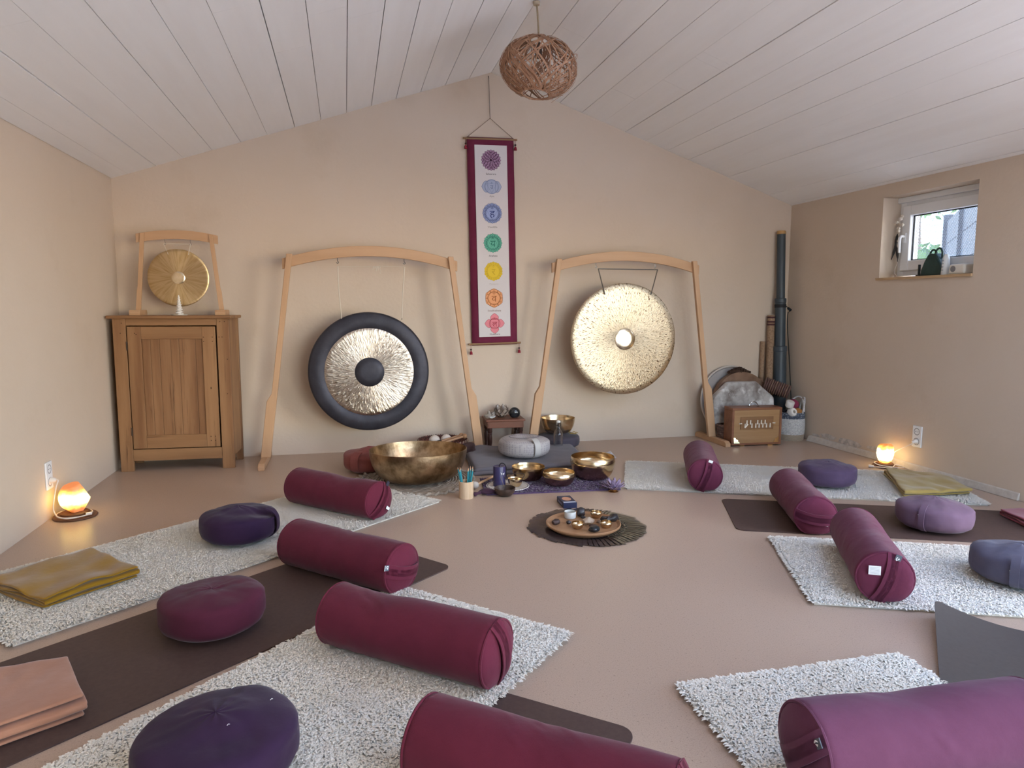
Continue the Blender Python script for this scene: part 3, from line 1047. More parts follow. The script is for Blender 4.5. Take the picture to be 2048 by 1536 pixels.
SA = (.21, 5.432)
SB = (2.297, 5.436)
gong_stand('beech gong stand holding the dark rimmed gong, left of the banner', (SA[0], SA[1], 0), 0, hooks=(-.256, .243))
gong_stand('beech gong stand holding the bright golden gong, right of the banner', (SB[0], SB[1], 0), 0, hooks=(-.275, .25))
slate_m = M('dark_gong_patina', '43434c', rough=.5, metal=.55, noise=(9, '33333c', .35, .7), dark=(60, '6a6a72', .66, .78), bump=(30, .15, .004))
silver_g = gong_mat('hammered_silver_bronze', 'c8beb2', '857868', .28, .50, .70, .9, (9, 8))
gold_g = gong_mat('hammered_gold_bronze', 'd6c5a8', '5c4128', .34, .575, .64, .5, (19, 15))
gold_s = gong_mat('brushed_gold_bronze', 'cdb48c', 'b0925f', .32, .42, .78, .16, (4, 3))
disc_m = brass('polished_centre', 'f2e2c4', 'd9c59e', .22, .3)
cord_w = M('white_cord', 'd8cdbd', rough=.9)
cord_d = M('dark_cord', '6d655c', rough=.8)


def disc_prof(ra, rb, z0, cup=0.0):
    return [(ra + (rb - ra) * i / 10, z0 - cup * ((ra + (rb - ra) * i / 10)) ** 2) for i in range(11)]


# gong with dark rim: part meshes turned about local z, z pointing at the room
t = thing('gong', 'large gong with dark rim and centre and a silver hammered ring', 'gong', (.172, 5.395, .680), 0, 'hanging gongs')
t.rotation_euler = (PI / 2, 0, 0)
R0 = .4565
MB().lathe([(0, .020), (.06, .0205), (.109, .017), (.112, .012)], 64).build('centre_boss', slate_m, t, 60)
MB().lathe([(.1105, .013)] + disc_prof(.113, .334, .0135, .03) + [(.336, .009)], 96).build('hammered_ring', silver_g, t, 60)
MB().lathe([(.335, .0095), (.339, .0135), (.40, .010), (.44, .004), (.452, -.004), (R0, -.02), (R0, -.065), (.450, -.068), (.449, -.02), (.43, -.008), (.2, .0), (0, .002)], 96).build('rim', slate_m, t, 60)
for x0_, x1_ in ((-.218, -.199), (.279, .253)):
    MB().tube([(x0_, .800, -.01), ((x0_ + x1_) / 2 - .004, .6, -.012), (x1_, .41, -.008), (x1_, .40, -.03)], .0042, 6).build('hanging_cord', cord_w, t)
mb = MB().tube([(x, .80 + .004 * math.sin(x * 9), -.012) for x in np.linspace(-.218, .279, 14)], .0022, 5)
for k in range(5):
    mb.tube([(.045 + .012 * k, .80, -.012), (.04 + .013 * k, .775 + .012 * math.sin(k * 2), -.004), (.05 + .012 * k, .80, -.006)], .003, 5)
mb.tube([(.09, .79, -.01), (.10, .76, -.008), (.092, .745, -.008)], .0022, 5)
mb.build('knotted_cord', cord_w, t)

t = thing('gong', 'large golden gong with dark flecks and a bright polished centre', 'gong', (2.262, 5.41, .911), 0, 'hanging gongs')
t.rotation_euler = (PI / 2, 0, 0)
R1 = .463
MB().lathe(disc_prof(.090, R1 - .012, .016, .05) + [(R1, .0), (R1, -.022), (R1 - .006, -.023), (R1 - .007, .0), (.2, .010), (0, .012)], 112).build('hammered_face', gold_g, t, 60)
MB().lathe([(0, .0182), (.05, .0180), (.086, .0174), (.0905, .014)], 64).build('centre_disc', disc_m, t, 60)
for x0_, x1_ in ((-.24, -.184), (.285, .222)):
    MB().tube([(x0_, .578, .004), ((x0_ + x1_) / 2, .47, .012), (x1_, .368, .019)], .005, 6).build('hanging_cord', cord_d, t)
MB().tube([(-.24, .577, 0), (.285, .577, 0)], .004, 6).build('spreader_bar', steel, t)

# small gong on the cupboard
cz = 1.1145
gong_stand('small beech gong stand standing on the pine cupboard', (-1.165, 5.50, cz), 0, .372, hooks=(-.085, .085), foot=.52, post_w=.078, jog=.012, half=.735, beam_h=.168, drop=.085, top_half=.612, foot_hw=.095, foot_h=.10)
t = thing('gong', 'small brushed golden gong hanging in the stand on the cupboard', 'gong', (-1.165, 5.488, 1.383), 0, 'hanging gongs')
t.rotation_euler = (PI / 2, 0, 0)
MB().lathe(disc_prof(.046, .200, .008, .05) + [(.206, .0035), (.206, -.008), (.202, -.008), (.2, .001), (0, .003)], 80).build('brushed_face', gold_s, t, 60)
MB().lathe([(0, .0100), (.03, .0099), (.044, .0096), (.047, .007)], 48).build('centre_disc', disc_m, t, 60)
for x0_, x1_ in ((-.090, -.06), (.090, .075)):
    MB().tube([(x0_, .243, -.003), (x1_, .165, .006)], .0028, 6).build('hanging_cord', cord_w, t)
MB().tube([(-.090, .242, -.003), (.090, .242, -.003)], .0022, 6).build('spreader_bar', cord_w, t)

# white spiral ornament on a saucer, on the cupboard
wax = M('white_wax', 'e9e5df', rough=.5, sub=.15)
t = thing('spiral_ornament', 'small white spiral pillar on a thin white saucer in front of the small gong', 'ornament', (-1.152, 5.395, cz))
MB().lathe([(0, 0), (.05, 0), (.056, .006), (.048, .005), (0, .005)], 32).build('saucer', wax, t)
mb = MB().lathe([(0, .005), (.015, .005), (.013, .06), (.006, .12), (.004, .142), (0, .143)], 20)
hel = []
for k in range(90):
    a, z = k * .52, .008 + .125 * k / 90
    r_ = .021 * (1 - .78 * k / 90)
    hel.append((r_ * math.cos(a), r_ * math.sin(a), z))
mb.tube(hel, [.0075 * (1 - .6 * k / 90) for k in range(90)], 6)
mb.build('spiral', wax, t, 70)

# ================================================================== BANNER
t = thing('wall_banner', 'long narrow wall hanging with seven round lotus emblems on white in a burgundy border', 'banner', (1.1795, D - .022, 2.541), 0)
t.rotation_euler = (0, math.radians(-1.25), 0)
bord = weave('banner_burgundy', '742f47', '6c2a41', 700)
paper = M('banner_print_cloth', 'd9d3d3', rough=.9)
bw_, bh_ = .388, 1.682
V, Fc, nz_ = [], [], 40
for i in range(nz_ + 1):
    z = -bh_ * i / nz_
    off = .004 * math.sin(i * .5) - .002
    for x in np.linspace(-bw_ / 2, bw_ / 2, 7):
        V.append((x + .0006 * math.sin(i * .8), off * (1 - abs(x) * 3), z))
for i in range(nz_):
    for j in range(6):
        a = i * 7 + j
        Fc.append((a, a + 7, a + 8, a + 1))
o = MB().add(V, Fc).build('fabric_border', bord, t)
so_ = o.modifiers.new('solid', 'SOLIDIFY')
so_.thickness = .003
MB().box(-.134, .134, -.010, -.0075, -1.612, -.062).build('print_panel', paper, t, smooth=False)
rod_m = wood('banner_rod', 'a98a67', '8b6c4c', None, 'x', 20, .6)
for z in (-.012, -bh_ + .012):
    MB().tube([(-bw_ / 2 - .03, .002, z), (bw_ / 2 + .03, .002, z)], .008, 10).build('rod', rod_m, t)
string_m = M('brown_string', '6b5646', rough=.9)
MB().tube([(-bw_ / 2 - .008, .0, -.012), (0.004, .006, .152), (bw_ / 2 + .008, .0, -.012)], .0022, 5).build('hanging_string', string_m, t)
MB().tube(smooth_path([(.004, .006, .152), (.001, .006, .3), (.0, .006, .46), (-.004, .004, .478), (-.006, -.004, .468), (0, -.006, .455)], 4), .002, 5).build('hanging_loop', M('dark_wire', '3a2f2a', rough=.6), t)
red_t = M('tassel_red', '8e2436', rough=.9)
bead = M('dark_bead', '3d1f22', rough=.4)
for sx in (-1, 1):
    for z in (-.012, -bh_ + .012):
        x = sx * (bw_ / 2 + .012)
        o = MB().lathe([(0, -.085), (.013, -.085), (.011, -.066), (.005, -.056), (0, -.056)], 12).tube([(0, 0, 0), (0, 0, -.056)], .0016, 5).build('tassel', red_t, t)
        o.location = (x, -.012, z)
        MB().blob((0, 0, -.044), (.008, .008, .008), amp=0).build('tassel_bead', bead, o)


def pm(h, r=.85):
    return M('print_' + h, h, rough=r)


YB = -.0102


def poly_disc(mb, cx, cz_, pts, y, m):
    n = len(pts)
    mb.add([(cx + p[0], y, cz_ + p[1]) for p in pts], [tuple(range(n))], m)


def ring_pts(r, n=40):
    return [(r * math.cos(2 * PI * k / n), r * math.sin(2 * PI * k / n)) for k in range(n)]


def petal(a, r0, r1, w, sh=0.0, n=8):
    """pointed petal outline from radius r0 to r1 around direction a; sh shrinks it inwards"""
    L = r1 - r0
    pts = []
    for k in range(n + 1):
        u = k / n
        pts.append((r0 + L * u, w * max(0, math.sin(PI * (.30 + .70 * u))) ** .85))
    pts = pts + [(x, -y) for x, y in reversed(pts[:-1])]
    ca, sa = math.cos(a), math.sin(a)
    return [(x * ca - y * sa, x * sa + y * ca) for x, y in pts]


def line_loop(mb, cx, cz_, pts, y, r, m, closed=True):
    mb.tube([(cx + p[0], y, cz_ + p[1]) for p in pts], r, 4, m, closed=closed)


def glyph(txt, size, name):
    c = bpy.data.curves.new(name, 'FONT')
    c.body = txt
    c.size = size
    c.align_x, c.align_y = 'CENTER', 'CENTER'
    o = bpy.data.objects.new(name, c)
    COL.objects.link(o)
    bpy.context.view_layer.update()
    me = bpy.data.meshes.new_from_object(o.evaluated_get(bpy.context.evaluated_depsgraph_get()))
    bpy.data.objects.remove(o)
    return me


def text_part(txt, size, x, z, y, mat, parent, name='caption', bold=0):
    me = glyph(txt, size, name)
    me.materials.clear()
    me.materials.append(mat)
    o = link(name, me, parent)
    o.location = (x, y, z)
    o.rotation_euler = (PI / 2, 0, 0)
    return o


def emblem(cz_, R, n, fill, line, rings=None, tri=False, sq=False, sym=None, inner=.72, lw=.0011, pw_=None, sym_s=1.0, x0=0.0):
    mb = MB()
    f, l = pm(fill), pm(line)
    rings = rings or [(inner * .8, .97, n, .5), (inner * .86, 1.0, n, 0)]
    for q, (a, b, k, ph) in enumerate(rings):
        for i in range(k):
            an = 2 * PI * (i + ph) / k + PI / 2
            w_ = (pw_ or (PI * (a + .3 * (b - a)) / k * 1.16)) * R
            P = petal(an, a * R, b * R, w_)
            poly_disc(mb, x0, cz_, P, YB - .0003 * q, 0)
            line_loop(mb, x0, cz_, P, YB - .0003 * q - .0002, lw, 1)
    yk = YB - .0003 * len(rings)
    if inner:
        poly_disc(mb, x0, cz_, ring_pts(inner * R), yk - .0002, 0)
        line_loop(mb, x0, cz_, ring_pts(inner * R), yk - .0004, lw * 1.2, 1)
        line_loop(mb, x0, cz_, ring_pts(inner * R * .93), yk - .0004, lw * .7, 1)
    if tri:
        k = inner * R * .9
        line_loop(mb, x0, cz_, [(k * math.cos(a), k * math.sin(a)) for a in (PI / 6, 5 * PI / 6, -PI / 2)], yk - .0005, lw, 1)
        if tri == 2:
            line_loop(mb, x0, cz_, [(k * math.cos(a), k * math.sin(a)) for a in (-PI / 6, -5 * PI / 6, PI / 2)], yk - .0005, lw, 1)
    if sq:
        k = inner * R * .7
        line_loop(mb, x0, cz_, [(k, k), (-k, k), (-k, -k), (k, -k)], yk - .0005, lw, 1)
    o = mb.build('emblem', [f, l], t, smooth=False)
    if sym:
        g_ = text_part(sym, R * .95 * sym_s, x0, cz_ - R * .08, yk - .0008, l, o, 'seed_letter')
        g_.data.update()
        d = MB()
        cr = [(x0 + R * .13 * math.cos(a), yk - .0008, cz_ + R * .52 + R * .10 * math.sin(a)) for a in np.linspace(PI, 2 * PI, 9)]
        d.tube(cr, R * .022, 4)
        d.blob((x0, yk - .0008, cz_ + R * .56), (R * .05, .0004, R * .05), amp=0, nu=8, nv=6)
        d.build('seed_dot', l, o)
    return o


cap_d, cap_g, cap_f, cap_b = pm('4a3a40'), pm('8b8380'), pm('bfb6ae'), pm('352b2e')
cap_o = pm('8a7060')
emblem(-.180, .083, 20, 'b48fae', '4d2444', rings=[(.70, 1.0, 20, 0), (.55, .93, 16, .5), (.40, .78, 12, 0), (.22, .60, 9, .5), (.0, .42, 6, 0)], inner=0, lw=.0011)
text_part('Sahasrara', .022, -.003, -.290, YB - .0004, cap_d, t)
o = emblem(-.390, .057, 2, 'a9b2cc', '5f6d93', inner=1.0, tri=True, sym='\u0909', sym_s=.8, rings=[(.55, 1.45, 2, .5)], pw_=.80)
text_part('Ajna', .021, 0, -.466, YB - .0004, cap_g, t)
emblem(-.602, .083, 16, '9fadd6', '2c3a76', inner=.74, tri=True, sym='\u0939')
text_part('Visuddha', .022, 0, -.713, YB - .0004, cap_g, t)
emblem(-.842, .079, 12, '6fbfa6', '1f6f60', inner=.70, tri=2, sym='\u092f')
text_part('Anahata', .022, 0, -.946, YB - .0004, cap_b, t)
emblem(-1.072, .079, 10, 'e5c63c', 'cfae2d', inner=.74, sym='\u0930', lw=.0009)
text_part('Manipura', .020, 0, -1.176, YB - .0004, cap_f, t)
emblem(-1.292, .079, 6, 'eba877', '9a5526', rings=[(.62, .93, 6, .5), (.60, 1.0, 6, 0)], inner=.70, sym='\u0935')
text_part('Swadhisthana', .021, 0, -1.396, YB - .0004, cap_o, t)
emblem(-1.502, .079, 4, 'e58c96', '9e2036', rings=[(.42, 1.06, 4, 0)], pw_=.44, inner=.58, sq=True, sym='\u0932', sym_s=.8)
text_part('Muladhara', .021, 0, -1.592, YB - .0004, cap_d, t)

# ================================================================== PENDANT LAMP
cane = M('cane_strips', 'b98f72', rough=.6, noise=(30, 'a07456', .35, .7), dark=(9, 'c59c7b', .55, .75))
t = thing('pendant_lamp', 'woven cane pendant lampshade hanging from the roof ridge by a cord', 'lamp', (1.207, 4.335, 2.655))
q = random.Random(4)
mb = MB()
for k in range(150):
    ph, tw = q.uniform(0, 2 * PI), q.choice((-1, 1)) * q.uniform(.55, 1.25)
    if k % 5 == 0:
        tw *= .2
    if k > 100:
        ph = PI + q.gauss(0, .5)
    rr = q.uniform(.97, 1.03)
    pts, wds = [], []
    for i in range(17):
        u = i / 16
        th = .30 + (PI - .30 - .42) * u
        a = ph + tw * (u - .5) * 2
        d_ = Vector((math.sin(th) * math.cos(a), math.sin(th) * math.sin(a), math.cos(th)))
        bulge = rr * (1 + .02 * math.sin(5 * a + k))
        pts.append(Vector((d_.x * .236 * bulge, d_.y * .236 * bulge, d_.z * .172 * bulge)))
        wds.append(d_)
    hw = q.uniform(.0022, .0042)
    ws = []
    for i in range(17):
        tg_ = (pts[min(i + 1, 16)] - pts[max(i - 1, 0)]).normalized()
        ws.append(tg_.cross(wds[i]).normalized() * hw)
    mb.ribbon(pts, ws, .0013)
for z, r_ in ((-.155, .095), (-.160, .088), (.163, .07)):
    mb.tube([(r_ * math.cos(a), r_ * math.sin(a), z) for a in np.linspace(0, 2 * PI, 36, endpoint=False)], .005, 6, closed=True)
for k in range(14):
    a = q.uniform(0, 2 * PI)
    mb.tube([(.09 * math.cos(a), .09 * math.sin(a), -.165), (.092 * math.cos(a), .092 * math.sin(a), -.152)], .006, 5)
for a, z in ((.1, .12), (-.35, .105), (.25, -.11), (-.5, .09)):
    c = Vector((.20 * math.cos(a), .20 * math.sin(a), z))
    tn = Vector((-math.sin(a), math.cos(a), 0))
    mb.tube(smooth_path([c - tn * .04, c + Vector((math.cos(a), math.sin(a), .6)) * .03 - tn * .01, c + Vector((math.cos(a), math.sin(a), .2)) * .03 + tn * .03, c + tn * .05 - Vector((0, 0, .03))], 5), .0015, 5)
o = mb.build('woven_shade', cane, t, 60)
o.rotation_euler = (0, math.radians(7), .3)
MB().tube(smooth_path([(0, 0, .10), (.0, 0, .2), (-.006, 0, .30), (-.015, 0, .392)], 5), .0062, 8).build('cord', M('rope_cord', '9c8a70', rough=.9, bump=(300, .4, .002)), t)
MB().lathe([(0, .06), (.02, .06), (.022, .12), (.012, .15), (0, .15)], 16).build('lamp_holder', M('holder', '5b4a3e', rough=.5), t)
MB().lathe([(0, .38), (.02, .382), (.022, .40), (0, .40)], 12).build('ceiling_hook_plate', M('hook_plate', 'b5a48c', rough=.7), t).location = (-.015, 0, -.012)

# ================================================================== SALT LAMPS AND SOCKETS
def salt_material(name, core, edge, strength, z_mid, z_half):
    m = bpy.data.materials.new(name)
    m.use_nodes = True
    g = NT(m)
    b = g.n['Principled BSDF']
    b.inputs['Base Color'].default_value = (*hexc('e8a070'), 1)
    b.inputs['Roughness'].default_value = .45
    tc = g.new('ShaderNodeTexCoord')
    sp = g.new('ShaderNodeSeparateXYZ')
    g.link(tc.outputs['Object'], sp.inputs[0])
    su = g.new('ShaderNodeMath', operation='SUBTRACT')
    g.link(sp.outputs[2], su.inputs[0])
    su.inputs[1].default_value = z_mid
    ab = g.new('ShaderNodeMath', operation='ABSOLUTE')
    g.link(su.outputs[0], ab.inputs[0])
    nz = g.new('ShaderNodeTexNoise', Scale=22.0, Detail=3.0)
    g.link(tc.outputs['Object'], nz.inputs['Vector'])
    ad = g.new('ShaderNodeMath', operation='MULTIPLY_ADD')
    g.link(nz.outputs['Fac'], ad.inputs[0])
    ad.inputs[1].default_value = .05
    g.link(ab.outputs[0], ad.inputs[2])
    rp = g.new('ShaderNodeMapRange')
    rp.inputs['From Min'].default_value = .025 + z_half * .45
    rp.inputs['From Max'].default_value = .025 + z_half * 1.25
    g.link(ad.outputs[0], rp.inputs['Value'])
    cr = g.new('ShaderNodeValToRGB')
    cr.color_ramp.elements[0].color = (*hexc(core), 1)
    cr.color_ramp.elements[1].color = (*hexc(edge), 1)
    e = cr.color_ramp.elements.new(.45)
    e.color = (*hexc('ffb04a'), 1)
    g.link(rp.outputs[0], cr.inputs[0])
    st = g.new('ShaderNodeMapRange')
    st.inputs['To Min'].default_value = strength
    st.inputs['To Max'].default_value = strength * .13
    g.link(rp.outputs[0], st.inputs['Value'])
    g.link(cr.outputs[0], b.inputs['Emission Color'])
    g.link(st.outputs[0], b.inputs['Emission Strength'])
    return m


salt_a = salt_material('salt_glow', 'ffdf80', 'e8731c', 4.2, .098, .052)
salt_b = salt_material('salt_glow_pale', 'ffe6a8', 'e0802e', 6.0, .085, .06)
dark_wood = M('dark_wood', '6b4630', rough=.5, stretch=(1, .1, 1), noise=(25, '53341f', .4, .7))
flex = M('white_flex', 'e9dfd4', rough=.45)
knob = M('grey_socket_hole', '8f8f92', rough=.6)
pin = M('socket_dark', '33333a', rough=.7)


def salt_lamp(label, loc, r, seed, mat, group='salt lamps', rz=0):
    t = thing('salt_lamp', label, 'lamp', loc, rz, group)
    MB().lathe([(0, .0), (r[0] * .9, .0), (r[0] * .92, .016), (r[0] * .8, .022), (0, .022)], 32).build('base', dark_wood, t)
    MB().blob((0, 0, .020 + r[2] * .93), r, seed=seed, amp=.07, facets=16, nu=28, nv=20).build('salt_crystal', mat, t, 25)
    return t


def trivet(label, loc, r):
    return MB().lathe([(0, 0), (r, 0), (r + .003, .005), (r, .010), (0, .010)], 48, T=Matrix.Translation(loc)).build('wooden_trivet', dark_wood), label


LA = at(146, 1031, .012)
LA = Vector((LA.x + .005, LA.y + .02, 0))
o, lb = trivet('', LA, .108)
tag(o, 'round dark wooden trivet under the orange salt lamp at the left wall', 'trivet')
sl_ = salt_lamp('glowing orange rock salt lamp on a round trivet by the left wall', (LA.x, LA.y, .0105), (.080, .076, .091), 5, salt_a)
mb = MB()
p = [Vector((XL + .012 - LA.x, 4.268 - LA.y, .205)), Vector((XL + .05 - LA.x, 4.262 - LA.y, .205)), Vector((-.075, -.03, .17)), Vector((-.085, -.05, .09)), Vector((-.088, -.045, .035)), Vector((-.04, -.092, .012)), Vector((.05, -.085, .010)), Vector((.088, -.02, .012)), Vector((.06, .05, .010)), Vector((-.03, .085, .010)), Vector((-.088, .02, .012)), Vector((-.07, -.06, .010)), Vector((0, -.098, .006)), Vector((.075, -.06, .010)), Vector((.082, -.035, .014))]
mb.tube(smooth_path(p, 8), .0032, 6)
mb.build('flex', flex, sl_)
MB().tube([(.07, -.05, .013), (.095, -.035, .013)], .009, 8).build('inline_switch', flex, sl_)
MB().tube([(XL + .004 - LA.x, 4.268 - LA.y, .205), (XL + .030 - LA.x, 4.268 - LA.y, .205), (XL + .042 - LA.x, 4.266 - LA.y, .205)], [.017, .015, .007], 12).build('plug', flex, sl_)

LB = Vector((3.878, 4.265, 0))
o, lb = trivet('', LB, .085)
tag(o, 'wooden trivet under the pale glowing salt lamp at the right wall', 'trivet')
sb_ = salt_lamp('pale glowing salt lamp near the right wall beside the grape cushion', (LB.x, LB.y, .0105), (.066, .064, .086), 9, salt_b)
mb = MB()
p = [Vector((XR - .012 - LB.x, 4.105 - LB.y, .205)), Vector((XR - .05 - LB.x, 4.12 - LB.y, .18)), Vector((.075, -.01, .10)), Vector((.07, .03, .03)), Vector((.0, .075, .012)), Vector((-.075, .02, .02)), Vector((-.072, -.03, .012)), Vector((-.02, -.08, .008)), Vector((.06, -.10, .002)), Vector((.10, -.07, .0)), Vector((.06, -.04, .010)), Vector((-.02, -.088, .004)), Vector((-.09, -.04, .0)), Vector((-.115, .0, -.002))]
mb.tube(smooth_path(p, 8), .0032, 6)
mb.build('flex', flex, sb_)
MB().tube([(-.105, -.012, 0), (-.13, .012, 0)], .010, 8).build('inline_switch', flex, sb_)
MB().tube([(XR - .004 - LB.x, 4.105 - LB.y, .205), (XR - .03 - LB.x, 4.107 - LB.y, .205), (XR - .042 - LB.x, 4.11 - LB.y, .2)], [.017, .015, .007], 12).build('plug', flex, sb_)


def outlet(label, x, y, z, sx):
    t = thing('power_socket', label, 'socket', (x, y, z), 0 if sx > 0 else PI, 'double wall sockets')
    MB().box(.0, .009, -.041, .041, -.077, .077).build('cover_plate', pvc, t, smooth=False, bevel=.003)
    for dz in (.036, -.036):
        o = MB().lathe([(.021, .0005), (.0235, .0015), (.026, .0005)], 28, T=TR((.009, 0, dz), (0, PI / 2, 0))).build('socket_rim', knob, t)
        for dy in (-.0095, .0095):
            MB().lathe([(0, .0006), (.0032, .0006), (.0032, 0)], 10, T=TR((.009, dy, dz), (0, PI / 2, 0))).build('contact_hole', pin, o)
    return t


outlet('white double wall socket above the orange salt lamp on the left wall', XL + .0005, 4.268, .243, 1)
outlet('white double wall socket on the right wall beside the pale salt lamp', XR - .0005, 4.105, .252, -1)

# ================================================================== FOLDED BLANKETS
def folded(name, label, quad, layers, th, mat, seed, z0=.02, wob=.006, group='folded blankets', gap=1.0, part='cloth'):
    """cloth folded back and forth: a serpentine section swept across; quad = 4 world corners (a b c d), layers stacked; folds at edges ab and cd"""
    A, B, C_, D_ = [Vector((p[0], p[1], 0)) for p in quad]
    cen = (A + B + C_ + D_) / 4
    t = thing(name, label, 'blanket', (cen.x, cen.y, z0), 0, group)
    q = random.Random(seed)
    path = []
    ns = 22
    for l in range(layers):
        e0, e1 = q.uniform(-.02, .03), q.uniform(-.02, .03)
        rng = np.linspace(0 + e0, 1 + e1, ns) if l % 2 == 0 else np.linspace(1 + e1, 0 + e0, ns)
        for s in rng:
            path.append((s, l * th * gap + th * .5, l))
        if l < layers - 1:
            s = rng[-1]
            for a in (-.6, 0, .6):
                path.append((s + (.02 if l % 2 == 0 else -.02) * math.cos(a), (l + .5 + .5 * math.sin(a)) * th * gap + th * .5, l + .5))
    nt_ = 30
    P = []
    for (s, z, l) in path:
        for j in range(nt_):
            u = j / (nt_ - 1)
            u2 = u + .012 * math.sin(l * 2.1 + s * 5 + seed)
            ab = A.lerp(B, u2)
            dc = D_.lerp(C_, u2)
            p = ab.lerp(dc, s) - cen
            P.append((p.x, p.y, z))
    P = np.array(P)
    zz = P[:, 2]
    top = zz / (layers * th)
    drop = np.zeros(len(P))
    P[:, 2] = zz * (1 - drop) + wob * top * (vn(np.stack([P[:, 0] * 7, P[:, 1] * 7, top * .6], 1), seed) + .5 * vn(np.stack([P[:, 0] * 19, P[:, 1] * 9, top], 1), seed + 1))
    P[:, 2] = np.maximum(P[:, 2], .003)
    P[:, :2] += .006 * np.stack([vn(P * 9 + top[:, None] * 3, seed + 2), vn(P * 9 + top[:, None] * 3, seed + 3)], 1)
    m = len(path)
    idx = np.arange(m * nt_).reshape(m, nt_)
    Fq = np.stack([idx[:-1, :-1], idx[1:, :-1], idx[1:, 1:], idx[:-1, 1:]], -1).reshape(-1, 4)
    o = link(part, fast_mesh(part, P, Fq, mat), t)
    sm = o.modifiers.new('thick', 'SOLIDIFY')
    sm.thickness = th * .62
    sm.offset = 0
    ss = o.modifiers.new('smooth', 'SUBSURF')
    ss.levels = ss.render_levels = 1
    return t


mustard = weave('mustard_fleece', '9a7320', '906a1a', 500, .4)
mustard2 = weave('pale_mustard_fleece', 'ad9558', 'a28a4e', 500, .4)
pink = weave('old_pink_fleece', 'b08168', 'a8785f', 500, .4)
redf = weave('red_fleece', '94404f', '8a3848', 500, .4)
folded('folded_blanket', 'mustard yellow folded blanket on the left wool mat', [(-1.16, 2.905), (-.895, 3.175), (-1.17, 3.455), (-1.47, 3.17)], 4, .013, mustard, 3, .02, .016)
PB, PC = at(176, 1434), at(138, 1350)
PQ = [PB + (at(0, 1499) - PB) * 1.7, PB, PC, PC + (at(0, 1378) - PC) * 1.7]
folded('folded_blanket', 'old pink folded blanket on the dark mat in the bottom left corner', PQ, 4, .016, pink, 4, .004, .008)
folded('folded_blanket', 'pale mustard folded blanket on the far right wool mat by the salt lamp', [(3.30, 3.46), (3.76, 3.42), (3.90, 3.80), (3.63, 3.99)], 3, .017, mustard2, 6, .02, .016)
folded('folded_blanket', 'red folded blanket at the right edge on the dark yoga mat', [(3.50, 2.80), (3.80, 2.74), (3.92, 3.02), (3.60, 3.08)], 3, .014, redf, 8, .004)
grey_q = weave('grey_quilt_cotton', '77747a', '706d74', 600)


# ================================================================== CENTRE BACK: MATS, BOWLS AND SMALL THINGS
gold_old = brass('antique_bowl_bronze', 'b59c7c', '7f684c', .33, .25, .40, .66, 14, (60, .35, .004))
gold_in = brass('bowl_bronze', 'd9c4a2', 'c7ab82', .20, .7)
gold_dk = brass('bowl_bronze_dark', 'c2a984', 'a88c68', .22, .7)


def bowl_profile(R, H, base, th, belly=1.0, turn=.35):
    """outside from bottom centre to rim, then inside back to the centre"""
    out = []
    for k in range(15):
        u = k / 14
        a = u * PI / 2
        r = base + (R * belly - base) * math.sin(a) ** .8 if u < .75 or belly == 1.0 else R * belly - (R * belly - R) * ((u - .75) / .25) ** 1.5
        out.append((r, H * (1 - math.cos(a)) ** .86 if u else 0))
    out[-1] = (R, H)
    ins = [(max(r - th, 0), z + th * .6 if z < H * .9 else z) for r, z in reversed(out)]
    return [(0, 0)] + out + [(R - th * .4, H + th * .3)] + ins[1:] + [(0, th)]


def bowl(label, loc, R, H, base, mat, th=.004, belly=1.0, tilt=0, n=64, group='brass singing bowls', name='singing_bowl'):
    t = thing(name, label, 'bowl', loc, 0, group)
    o = MB().lathe(bowl_profile(R, H, base, th, belly), n).build('bowl_body', mat, t, 50)
    o.rotation_euler = (tilt, 0, 0)
    if tilt:
        o.location.z = base * math.sin(abs(tilt))
    return t


jute = M('grey_crochet_yarn', 'a39687', rough=.95, noise=(60, '8a7d70', .4, .65))
t = thing('crochet_mat', 'round beige grey crochet mat with a ruffled edge under the large bowl', 'mat', (.43, 4.625, 0))
mb = MB()
for k in range(20):
    r_ = .01 + k * .0195
    nn = max(12, int(r_ * 190))
    mb.tube([(r_ * math.cos(a), r_ * math.sin(a), .008 + .0035 * math.cos(a * nn / 3)) for a in np.linspace(0, 2 * PI, nn, endpoint=False)], .0105, 5, closed=True)
mb.build('stitched_rounds', jute, t, 80)
mb = MB()
mb.tube([((.394 + .013 * math.cos(a * 38)) * math.cos(a), (.394 + .013 * math.cos(a * 38)) * math.sin(a), .010 + .006 * math.sin(a * 38)) for a in np.linspace(0, 2 * PI, 340, endpoint=False)], .010, 5, closed=True)
mb.build('ruffled_edge', jute, t, 80)
bowl('very large antique bronze singing bowl on the crochet mat', (.455, 4.575, .022), .325, .205, .17, gold_old, .007, tilt=-.035, n=96)

